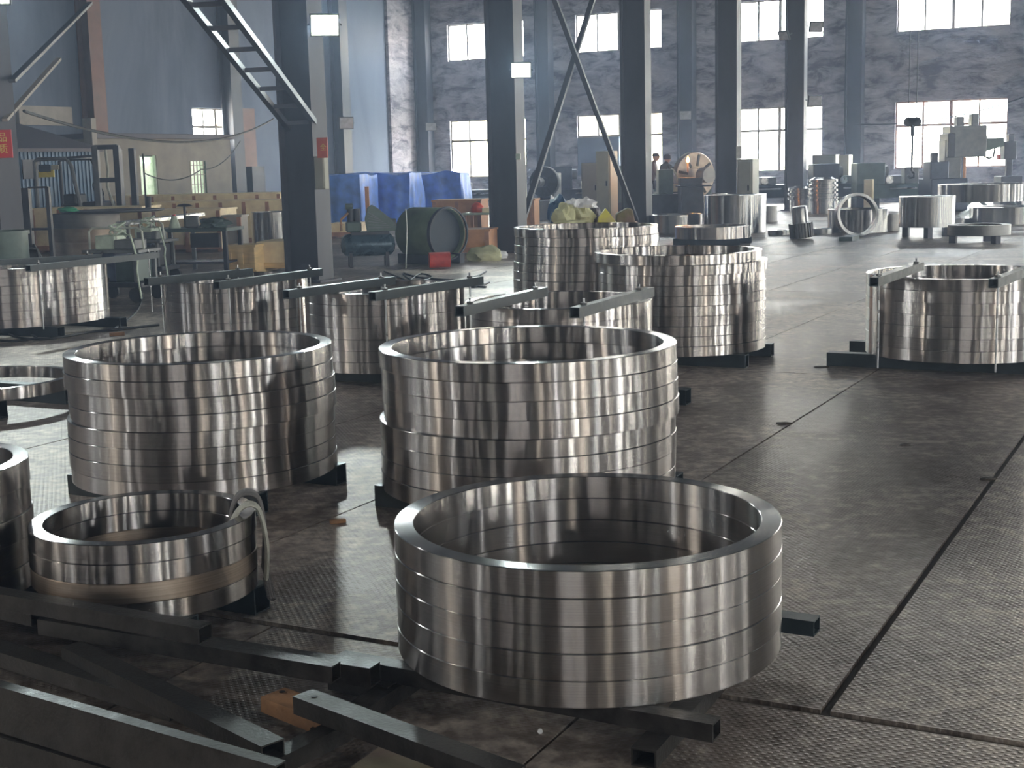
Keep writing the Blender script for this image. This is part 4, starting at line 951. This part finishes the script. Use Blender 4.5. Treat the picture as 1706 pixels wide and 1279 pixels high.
gcrate(258, 500, 408, 338, 1.2, 'very long flat crate in the second row', face='crate_pale', nb=7)
gcrate(190, 480, 398, 327, 1.3, 'longest flat crate at the back of the row', face='crate_pale', nb=9)
gcrate(728, 808, 395, 336, .9, 'orange brown crate behind the green drum', face='crate_orange', nb=3)
gcrate(757, 822, 426, 386, .8, 'orange brown crate under the small bench right of the drum', face='crate_orange', nb=2)
gcrate(862, 896, 402, 335, .7, 'upright orange brown crate left of the bags', face='crate_orange', nb=2)
gcrate(550, 600, 398, 375, .9, 'pale box below the blue tarpaulins', face='crate_pale', nb=2)
c = G(450, 420); s = c.y/FPX
o = bpy.data.objects.new('large_sleeve', ring_mesh(35*s, .12, 1.0*66*s, 'turned_steel_far', 64)); COL.objects.link(o); o.location = (c.x, c.y+35*s, 0); tag(o, 'big plain grey steel cylinder among the crates', 'cylinder')
def tarp(px0, px1, pyb, pyt, label, seed, dpt=1.6):
    pm = G((px0+px1)/2, pyb); s = pm.y/FPX; W = (px1-px0)*s; Hh = (pyb-pyt)*s; b = bmesh.new()
    n = 14; N = []
    def P(u, v_):    # u round the box 0..4, v 0 bottom..1 top
        k = int(u) % 4; f_ = u-int(u); cs = [(-1, -1), (1, -1), (1, 1), (-1, 1)]; p_ = Vector(cs[k]); q_ = Vector(cs[(k+1) % 4]); x, y = p_.lerp(q_, f_)
        fl_ = 1+.07*(1-v_); nn = noise.noise(Vector((u*3.2+seed*9, v_*1.6, seed)))*.12+.07*math.sin(u*9+seed+v_*1.5)+.035*math.sin(u*23+seed*3-v_*2.5)
        z = v_*Hh+(noise.noise(Vector((u*2, seed, 3)))*.10 if v_ > .5 else 0)
        kk = fl_+nn*(1.1-v_*.7)
        return Vector((x*W/2*kk, y*dpt/2*kk, max(0, z)))
    rows = 10; cols_ = 72
    for j in range(rows+1): N.append([b.verts.new(P(4*i/cols_, j/rows)) for i in range(cols_)])
    for j in range(rows):
        for i in range(cols_): b.faces.new((N[j][i], N[j][(i+1) % cols_], N[j+1][(i+1) % cols_], N[j+1][i]))
    tp = b.verts.new((0, 0, Hh*1.02))
    for i in range(cols_): b.faces.new((N[rows][i], N[rows][(i+1) % cols_], tp))
    mb = MB(); mb.b.free(); mb.b = b; mb.sm = True
    o = mb.obj('tarpaulin_load', 'tarp', loc=(pm.x, pm.y+dpt/2, 0), rotz=HR*.3, ang=50); tag(o, label, 'tarpaulin')
tarp(530, 612, 384, 293, 'blue tarpaulin covered load beside the thickest column', 1)
tarp(616, 692, 376, 291, 'blue tarpaulin covered load in the middle of three', 2)
tarp(688, 775, 368, 290, 'blue tarpaulin covered load at right of three', 3)
o = MB().box(-.05, .05, -.05, .05, 0, 1.1).obj('timber_post', 'crate_orange', loc=G(614, 384)); tag(o, 'thin orange timber post between two blue tarpaulins', 'post')

# ------------------------------------------------------------------ green drum and compressor
c = G(722, 440); s = c.y/FPX; R = 43*s
r = thing('steel_drum', 'large green steel drum lying on its side with a dark open end', 'drum', (c.x-.05, c.y+R*.6, 0), math.radians(45))
# axis along local y ; mouth faces -y
zc = R+.07
mb = MB(); mtx = Matrix.Translation((0, 0, zc)) @ Matrix.Rotation(PI/2, 4, 'X')
mb.lathe([(R*.97, .40), (R, .38), (R, -.38), (R*.97, -.40), (R*.93, -.40), (R*.93, .39)], 56, mtx, closed=True); mb.obj('shell', 'green_drum', r)
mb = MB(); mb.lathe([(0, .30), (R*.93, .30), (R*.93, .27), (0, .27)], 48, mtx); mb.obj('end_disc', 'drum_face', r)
mb = MB(); mb.lathe([(R*1.01, .46), (R*1.03, .44), (R*1.03, .40), (R, .40), (R*.96, .46)], 56, mtx, closed=True); mb.obj('rim', 'machine_dark', r)
for sx_ in (-1, 1): MB().beam((sx_*R*.55, -.5, .08), (sx_*R*.55, .5, .08), .1, .16).obj('cradle', 'machine_dark', r)
c = G(612, 446)
r = thing('air_compressor', 'blue air compressor with a horizontal tank and belt guard', 'compressor', (c.x, c.y+.25, 0), math.radians(12)); s = c.y/FPX
L = 92*s; tr = 19*s; tz = .17+tr
mb = MB(); mtx = Matrix.Translation((0, 0, tz)) @ Matrix.Rotation(PI/2, 4, 'Y')
mb.lathe([(0, -L/2), (tr*.6, -L/2+.02), (tr*.92, -L/2+.07), (tr, -L/2+.14), (tr, L/2-.14), (tr*.92, L/2-.07), (tr*.6, L/2-.02), (0, L/2)], 32, mtx); mb.obj('tank', 'compressor_blue', r)
for x_ in (-L*.33, L*.33):
    for y_ in (-tr*.6, tr*.6): MB().beam((x_, y_, tz-tr*.6), (x_, y_*1.3, .0), .05, .05).obj('leg', 'machine_dark', r)
MB().box(-L*.3, L*.38, -.12, .12, tz+tr-.02, tz+tr+.03).obj('platform', 'machine_dark', r)
mb = MB(); z0 = tz+tr+.03
mb.prism([(-.02, z0), (-.05, z0+.2), (0, z0+.38), (.07, z0+.42), (.14, z0+.38), (.38, z0+.18), (.44, z0+.05), (.42, z0)], -.17, -.10); mb.obj('belt_guard', 'machine_green', r, bevel=.006)
for k in range(6): MB().beam((0, -.175, z0+.06+.05*k), (.36-.04*k, -.175, z0+.06+.03*k), .012, .01).obj('guard_rib', 'machine_grey', r)
MB().box(-.34, -.10, -.1, .1, z0, z0+.16).obj('crankcase', 'machine_green', r, bevel=.02)
for k in (-.26, -.16): MB().cyl((k, 0, z0+.16), (k, 0, z0+.36), .055, 12).obj('cylinder_head', 'machine_dark', r)
MB().cyl((-.33, 0, z0+.40), (-.22, 0, z0+.40), .05, 12).obj('air_filter', 'machine_green', r)
MB().tube([(-.3, -.05, z0+.3), (-.42, -.08, z0+.2), (-.42, -.08, z0+.02)], .02, 8).obj('pipe', 'wood_block', r)
MB().cyl((.24, .05, z0+.10), (.46, .05, z0+.10), .09, 16).obj('motor', 'machine_grey', r)
o = MB().cyl(G(737, 447)+Vector((-.2, 0, .13)), G(737, 447)+Vector((.12, .05, .13)), .12, 18).obj('red_cylinder', 'red', bevel=.0); tag(o, 'small red cylinder on the floor in front of the green drum', 'cylinder')
# small bench with red helmet thing
c = G(815, 412); r = thing('work_bench', 'small cluttered bench with white top right of the green drum', 'bench', (c.x, c.y+.3, 0), HR*.5)
MB().box(-.45, .45, -.3, .3, .62, .66).obj('bench_top', 'white_green', r, bevel=.004)
for x_ in (-.4, .4):
    for y_ in (-.26, .26): MB().box(x_-.025, x_+.025, y_-.025, y_+.025, 0, .62).obj('leg', 'crate_brown', r)
bt = c+Vector((0, .3, .66))
tag(blob(.13, .12, .19, 3, .12, 2, 3).obj('red_sack', 'red_bright', loc=bt+Vector((-.22, 0, 0))), 'bright red bundle on the small bench', 'bundle')
tag(MB().box(-.12, .12, -.08, .08, 0, .09).obj('cardboard_box', 'crate_pale', loc=bt+Vector((.0, -.12, 0)), bevel=.004), 'small cardboard box on the small bench', 'box')
tag(MB().beam((0, 0, 0), (.12, 0, .2), .02, .02).obj('white_bracket', 'white_paint', loc=bt+Vector((.25, 0, 0))), 'thin white bracket leaning up on the small bench', 'bracket')
tag(blob(.30, .22, .24, 6, .3, 1.6, 3).obj('cream_sack', 'bag_cream', loc=G(808, 434)), 'crumpled yellowish sack on the floor right of the drum', 'sack')
tag(blob(.16, .14, .14, 9, .3, 1.6, 3).obj('cream_sack', 'bag_white', loc=G(832, 430)), 'small pale sack beside the yellowish sack', 'sack')
# bags lying on the tallest stack (behind it, on a low platform)
bp = D(985, 372, 13.6)
r = thing('pallet_stack', 'dark pallet carrying the bags behind the tallest stack', 'pallet', (bp.x, bp.y, 0), 0)
for k in range(4): MB().box(-.5+.26*k, -.3+.26*k, -.5, .5, bp.z-.04, bp.z-.01).obj('deck_board', 'crate_brown', r)
for x_ in (-.45, 0, .42): MB().box(x_-.05, x_+.05, -.5, .5, 0, bp.z-.04).obj('bearer', 'crate_brown', r)
def bag(px, py, Y, sx_, sz_, mt, label, seed, dy=.16, amp=.3): tag(blob(sx_, dy, sz_, seed, amp, 1.8, 3).obj('sack', mt, loc=D(px, py, Y)), label, 'sack')
bag(931, 371, 13.75, .11, .27, 'bag_blue', 'blue cloth sack at the left of the bag heap', 2)
bag(941, 372, 13.35, .11, .19, 'bag_cream', 'cream sack at the front left of the bag heap', 5, .12, .45)
bag(968, 372, 13.50, .13, .20, 'bag_cream', 'wide greyish cream sack in the middle of the heap', 8, .14, .5)
bag(955, 345, 13.45, .07, .09, 'bag_white', 'white crumpled plastic on top of the heap, left', 11, .08, .7)
bag(978, 346, 13.45, .10, .10, 'bag_white', 'white crumpled plastic on top of the heap, right', 13, .08, .7)
bag(950, 374, 13.12, .17, .045, 'bag_cream', 'flat cream cloth spread along the rim', 15, .07, .5)
bag(990, 372, 13.6, .06, .18, 'bag_dark', 'dark plastic bag right of the cream sacks', 17, .1, .5)
bag(922, 372, 13.95, .05, .28, 'bag_white', 'pale rag behind the blue sack', 19, .06, .5)
mb = MB(); s = 13.4/FPX; mb.prism([(-16*s, 0), (-14*s, 9*s), (-2*s, 24*s), (16*s, 0)], -.05, .05); tag(mb.obj('yellow_card', 'yellow_card', loc=D(1011, 371, 13.4), bevel=.004), 'yellow triangular folded sheet standing on the heap', 'sheet')
mb = MB(); mb.prism([(-16*s, 0), (-15*s, 16*s), (4*s, 26*s), (12*s, 24*s), (17*s, 0)], -.08, .08); tag(mb.obj('mossy_bundle', 'mossy_rag', loc=D(1041, 372, 13.6), bevel=.01), 'green and brown stained bundle at the right of the heap', 'bundle')
tag(blob(.13, .12, .36, 23, .2, 2, 3).obj('stone', 'cabinet_grey', loc=G(1124, 366)), 'pale rounded stone like lump behind the broad shallow ring', 'lump')

# ------------------------------------------------------------------ forklift
c = D(165, 400, 31.2); c.z = 0
r = thing('forklift', 'dark forklift parked in front of the blue shed', 'forklift', c, math.radians(-14)); s = 31.2/FPX
def fx(px): return (px-165)*s
def fz(py): return D(165, py, 31.2).z
for y_ in (-.5, .5):
    MB().tube([(fx(80), y_, fz(345)), (fx(80), y_, fz(267)), (fx(85), y_, fz(263)), (fx(138), y_, fz(263)), (fx(146), y_, fz(275)), (fx(158), y_, fz(345))], .045, 8).obj('guard_post', 'machine_dark' if y_ > 0 else 'machine_grey', r)
for k in range(7): x = fx(86+9*k); MB().box(x-.03, x+.03, -.5, .5, fz(263), fz(261)).obj('roof_bar', 'machine_dark', r)
MB().beam((fx(138), -.5, fz(262)), (fx(184), -.5, fz(260)), .05, .05).obj('tilt_link', 'machine_dark', r)
for k, (xa, y_) in enumerate(((188, -.42), (226, -.42), (194, .42), (219, .42))):
    MB().box(fx(xa)-.07, fx(xa)+.07, y_-.05, y_+.05, .1, fz(244 if k < 2 else 248)).obj('mast_rail', 'machine_dark' if k != 0 else 'machine_grey', r, bevel=.006)
for z in (fz(246), fz(300), .5): MB().box(fx(186), fx(228), -.45, -.38, z-.05, z+.05).obj('mast_crossbar', 'machine_dark', r)
MB().tube([(fx(205), -.4, fz(250)), (fx(208), -.42, fz(285)), (fx(204), -.4, fz(310)), (fx(214), -.4, fz(345))], .03, 8).obj('hose', 'cable_grey', r)
MB().box(fx(70), fx(150), -.5, .5, .25, fz(345)).obj('body', 'yellow' if False else 'machine_dark', r, bevel=.04)
MB().box(fx(115), fx(138), -.25, .25, fz(340), fz(322)).obj('seat_back', 'rubber', r, bevel=.03); MB().box(fx(112), fx(142), -.27, .27, fz(345), fz(338)).obj('seat', 'rubber', r, bevel=.03)
mb = MB(); mb.lathe([(.15, 0), (.17, .015), (.19, 0), (.17, -.015)], 20, Matrix.Translation((fx(170), 0, fz(316))) @ Matrix.Rotation(1.1, 4, 'Y'), closed=True); mb.obj('steering_wheel', 'rubber', r)
MB().cyl((fx(166), 0, fz(345)), (fx(170), 0, fz(316)), .03, 8).obj('steering_column', 'machine_dark', r)
MB().box(fx(158), fx(182), -.45, .45, .3, fz(335)).obj('dash', 'machine_dark', r, bevel=.03)
for x_ in (fx(90), fx(176)):
    for y_ in (-.5, .5): MB().cyl((x_, y_-.1, .3), (x_, y_+.1, .3), .3, 24).obj('wheel', 'rubber', r)
MB().box(fx(88), fx(116), -.56, -.53, fz(293), fz(281)).obj('number_plate', 'yellow', r)
MB().box(fx(90), fx(112), -.58, -.56, fz(284), fz(272)).obj('tail_lamp', 'black', r, bevel=.02); MB().box(fx(112), fx(127), -.57, -.54, fz(281), fz(273)).obj('work_lamp', 'cabinet_cream', r, bevel=.02)
# thin pole right of the mast
tag(MB().cyl(D(244, 350, 27.5), D(238, 256, 27.5), .02, 6).obj('thin_pole', 'machine_dark'), 'thin dark pole leaning beside the forklift mast', 'pole')
tag(MB().cyl(D(247, 347, 27.4), D(247, 327, 27.4), .055, 10).obj('dark_bottle', 'machine_dark'), 'dark upright can at the foot of the thin pole', 'can')

# ------------------------------------------------------------------ dark cylinder stack with wide lid, green frame, welders, table
c = G(130, 437); c.y += .7; s = c.y/FPX
wh = 'dark stack of big forged rings at far left'
o = bpy.data.objects.new('forged_ring', ring_mesh(54*s, .14, .30, 'dull_steel', 64)); COL.objects.link(o); o.location = (c.x, c.y, .05); tag(o, 'dark forged ring at the bottom of the dark far left stack', 'ring')
o = bpy.data.objects.new('forged_ring', ring_mesh(56*s, .14, .25, 'dull_steel', 64)); COL.objects.link(o); o.location = (c.x, c.y, .352); tag(o, 'dark forged ring in the middle of the dark far left stack', 'ring')
o = bpy.data.objects.new('forged_ring', ring_mesh(53*s, .14, .26, 'grey_steel', 64)); COL.objects.link(o); o.location = (c.x, c.y, .604); tag(o, 'dark forged ring at the top of the dark far left stack', 'ring')
mb = MB(); mb.lathe([(0, 0), (80*s, .0), (84*s, .02), (84*s, .04), (0, .04)], 56); o = mb.obj('round_lid', 'machine_dark', loc=(c.x+.45, c.y+.15, .868)); tag(o, 'wide flat dark round plate lying on the dark far left stack', 'plate')
tag(blob(.18, .15, .09, 31, .4, 2.5, 3).obj('green_rag', 'green_cloth', loc=(c.x-.15, c.y-.55, .91)), 'crumpled green cloth on the wide round plate', 'cloth')
# dark green vessel beside left column
c = D(6, 450, 16.1)
mb = MB(); mb.lathe([(0, .02), (.29, .02), (.30, .06), (.30, .90), (.32, .90), (.32, .94), (.27, .94), (.27, .1), (0, .1)], 40); o = mb.obj('dark_bin', 'machine_green', loc=(c.x, c.y, 0)); tag(o, 'dark green round bin beside the left edge column', 'bin')
r = thing('winch_motor', 'black motor with cables on the dark bin beside the left column', 'motor', D(50, 445, 16.6), .3); r.location.z = 0
MB().beam((-.1, 0, 0), (.25, .1, .0), .1, .06).obj('foot', 'black', r, loc=(0, 0, .03)); MB().cyl((-.1, 0, .55), (.12, 0, .65), .12, 16).obj('motor', 'black', r); MB().beam((-.1, 0, .6), (.28, 0, .05), .14, .12).obj('arm', 'black', r)
MB().tube([(-.05, -.1, .6), (.0, -.14, .72), (.1, -.12, .7), (.12, -.1, .5)], .02, 6).obj('hose', 'cable', r); MB().box(-.07, .03, -.07, .07, 0, .5).obj('stand', 'black', r)
# vertical dark post frame with yellow tag
r = thing('hoist_frame', 'dark upright frame with a yellow bracket beside the left column', 'frame', D(45, 420, 19.), 0); r.location.z = 0; s = 19/FPX
z_ = lambda py: D(45, py, 19.).z
MB().box((30-45)*s, (38-45)*s, -.05, .05, 0, z_(312)).obj('post', 'machine_dark', r); MB().box((44-45)*s, (57-45)*s, -.06, .06, 0, z_(313)).obj('post', 'machine_dark', r); MB().box((84-45)*s, (90-45)*s, -.04, .04, 0, z_(312)).obj('post', 'machine_dark', r)
MB().box((56-45)*s, (88-45)*s, -.03, .03, z_(314), z_(311)).obj('cross_bar', 'machine_dark', r); MB().box((56-45)*s, (88-45)*s, -.03, .03, z_(384), z_(380)).obj('cross_bar', 'machine_dark', r)
MB().box((21-45)*s, (33-45)*s, -.07, -.04, z_(312), z_(304)).obj('yellow_bracket', 'yellow', r, bevel=.004); MB().box((29-45)*s, (34-45)*s, -.07, -.04, z_(322), z_(311)).obj('yellow_bracket', 'yellow', r, bevel=.004)
# welder carts
def welder(px, py, w_, h_, label, mt, seed):
    c = G(px, py); r = thing('welding_cart', label, 'welder', c, HR*.6); rd = random.Random(seed)
    MB().box(-w_/2, w_/2, -.25, .25, .18, .24).obj('tray', 'machine_dark', r, bevel=.005)
    for x_ in (-w_/2+.08, w_/2-.08):
        for y_ in (-.25, .25): MB().cyl((x_, y_-.02, .09), (x_, y_+.02, .09), .09, 16).obj('wheel', 'rubber', r)
        MB().box(x_-.02, x_+.02, -.24, -.20, .24, h_).obj('upright', 'machine_grey', r); MB().box(x_-.02, x_+.02, .20, .24, .24, h_).obj('upright', 'machine_grey', r)
    MB().box(-w_/2+.1, -w_/2+.42, -.18, .2, .24, .62).obj('power_source', 'machine_blue', r, bevel=.015)
    MB().box(w_/2-.40, w_/2-.1, -.18, .2, .24, .56).obj('power_source', mt, r, bevel=.015)
    MB().box(-w_/2, w_/2, -.26, .26, h_-.02, h_+.02).obj('shelf', 'machine_grey', r, bevel=.004)
    MB().box(-w_/2+.12, -w_/2+.40, -.14, .14, h_+.02, h_+.19).obj('wire_feeder', 'white_green', r, bevel=.012)
    MB().box(w_/2-.45, w_/2-.12, -.14, .14, h_+.02, h_+.14).obj('wire_feeder', 'machine_grey', r, bevel=.012)
    for x0 in (-w_/2+.02, w_/2-.40): MB().tube([(x0, -.1, h_+.02), (x0, -.1, h_+.24), (x0+.05, -.1, h_+.28), (x0+.30, -.1, h_+.28), (x0+.36, -.1, h_+.24), (x0+.38, -.1, h_+.02)], .015, 8).obj('handle', 'cable_grey', r)
    MB().tube([(math.cos(t_*.7)*(.10+.01*math.sin(t_*2.3)), -.05+math.sin(t_*.7)*.08, h_+.17+.04*math.sin(t_*.9)+.004*t_) for t_ in range(40)], .011, 6).obj('cable_coil', 'white_green', r)
    MB().tube([(.1, -.1, h_+.2), (.3, -.26, h_+.2), (.4, -.3, h_-.1), (.38, -.3, .4), (.42, -.3, .05)], .012, 6).obj('cable', 'white_green', r)
    MB().tube([(-.1, -.26, h_), (-.15, -.30, .5), (.0, -.32, .3), (-.1, -.3, .05)], .012, 6).obj('cable', 'cable', r)
    return r
welder(208, 500, .80, .62, 'welding cart with coiled pale cable behind the wide banded stack', 'machine_green', 1)
welder(256, 470, .60, .60, 'second welding cart right of the first with looped cables', 'machine_dark', 2)
c = G(325, 462); r = thing('work_table', 'cluttered steel work table in front of the pale crates', 'table', (c.x, c.y+.3, 0), HR*.4)
MB().box(-.62, .62, -.35, .35, .68, .73).obj('table_top', 'machine_green', r, bevel=.004)
for x_ in (-.57, .57):
    for y_ in (-.3, .3): MB().box(x_-.03, x_+.03, y_-.03, y_+.03, 0, .68).obj('leg', 'machine_dark', r)
MB().box(-.55, .55, -.28, .28, .2, .23).obj('shelf', 'machine_dark', r); MB().box(.05, .5, -.37, -.3, .45, .66).obj('drawer', 'machine_dark', r)
tt = c+Vector((0, .3, .73))
tag(MB().cyl(tt+Vector((-.33, 0, 0)), tt+Vector((-.33, 0, .18)), .09, 14, .04).obj('white_jug', 'white_green'), 'white jug with red cap on the work table', 'jug')
tag(MB().cyl(tt+Vector((-.33, 0, .181)), tt+Vector((-.33, 0, .205)), .025, 10).obj('jug_cap', 'red'), 'red cap on top of the white jug', 'cap')
tag(MB().box(-.1, .1, -.06, .06, 0, .18).obj('grey_instrument', 'machine_grey', loc=tt+Vector((-.06, 0, 0)), bevel=.02), 'grey instrument box in the middle of the work table', 'box')
r2 = thing('bench_fan', 'dark mushroom shaped stand on the work table', 'stand', tt+Vector((-.2, .15, 0)))
MB().cyl((0, 0, 0), (0, 0, .32), .02, 8).obj('stem', 'machine_dark', r2); mb = MB(); mb.lathe([(0, .36), (.08, .35), (.13, .32), (0, .31)], 20); mb.obj('cap', 'machine_dark', r2)
tag(blob(.22, .14, .16, 41, .5, 2.2, 3).obj('green_rag', 'machine_green', loc=tt+Vector((.28, -.05, 0))), 'dark green crumpled rag on the right of the work table', 'rag')
# long pale tray on trestle above welders
c0_ = G(208, 372, .9)
o = MB(); p = D(205, 372, 20.5); q = D(330, 357, 22.5); o.beam((0, 0, 0), q-p, .25, .05); tag(o.obj('steel_tray', 'silver', loc=p), 'long pale steel tray above the welding carts', 'tray')
tag(MB().box(-.03, .03, -.03, .03, 0, p.z-.03).obj('tray_post', 'machine_grey', loc=(p.x+.05, p.y, 0)), 'grey post holding the left end of the pale tray', 'post')
tag(MB().box(-.03, .03, -.03, .03, 0, q.z-.03).obj('tray_post', 'machine_grey', loc=(q.x-.1, q.y, 0)), 'grey post holding the right end of the pale tray', 'post')
# floor cables
def floor_cable(pts, r_, label, mt='cable'):
    P = [G(x, y, r_) for x, y in pts]; Q = []
    for i in range(len(P)-1):
        a_ = P[max(i-1, 0)]; b_ = P[i]; c_ = P[i+1]; d_ = P[min(i+2, len(P)-1)]
        for k in range(6):
            t_ = k/6; Q.append(.5*((2*b_)+(c_-a_)*t_+(2*a_-5*b_+4*c_-d_)*t_*t_+(3*b_-a_-3*c_+d_)*t_**3))
    Q.append(P[-1]); o = MB().tube([q_-P[0] for q_ in Q], r_, 6).obj('floor_cable', mt, loc=P[0]); tag(o, label, 'cable')
floor_cable([(-10, 546), (8, 553), (30, 562), (70, 565), (110, 560), (150, 553), (200, 548), (265, 541)], .012, 'thin cable lying in front of the wide banded stack')
floor_cable([(-10, 560), (20, 552), (45, 556), (60, 563), (20, 568), (-10, 566)], .012, 'looped cable at the left edge of the floor')
floor_cable([(190, 548), (218, 528), (232, 512), (236, 498)], .012, 'cable running up to the welding carts')
floor_cable([(800, 458), (760, 466), (700, 462), (672, 455), (690, 468), (740, 474), (810, 478)], .012, 'black cable loops on the floor in front of the green drum')
floor_cable([(640, 452), (665, 462), (690, 470), (720, 462), (700, 456), (680, 470)], .012, 'black cable tangle beside the compressor')
floor_cable([(810, 452), (790, 463), (770, 472), (790, 478), (815, 470)], .012, 'black cable loop left of the light streak on the floor')
c = G(680, 447)
tag(MB().tube([D(676, 452, c.y), D(678, 380, c.y), D(676, 348, c.y+.2)], .01, 6).obj('thin_hose', 'cable_grey'), 'thin pale hose hanging down the front of the green drum', 'hose')
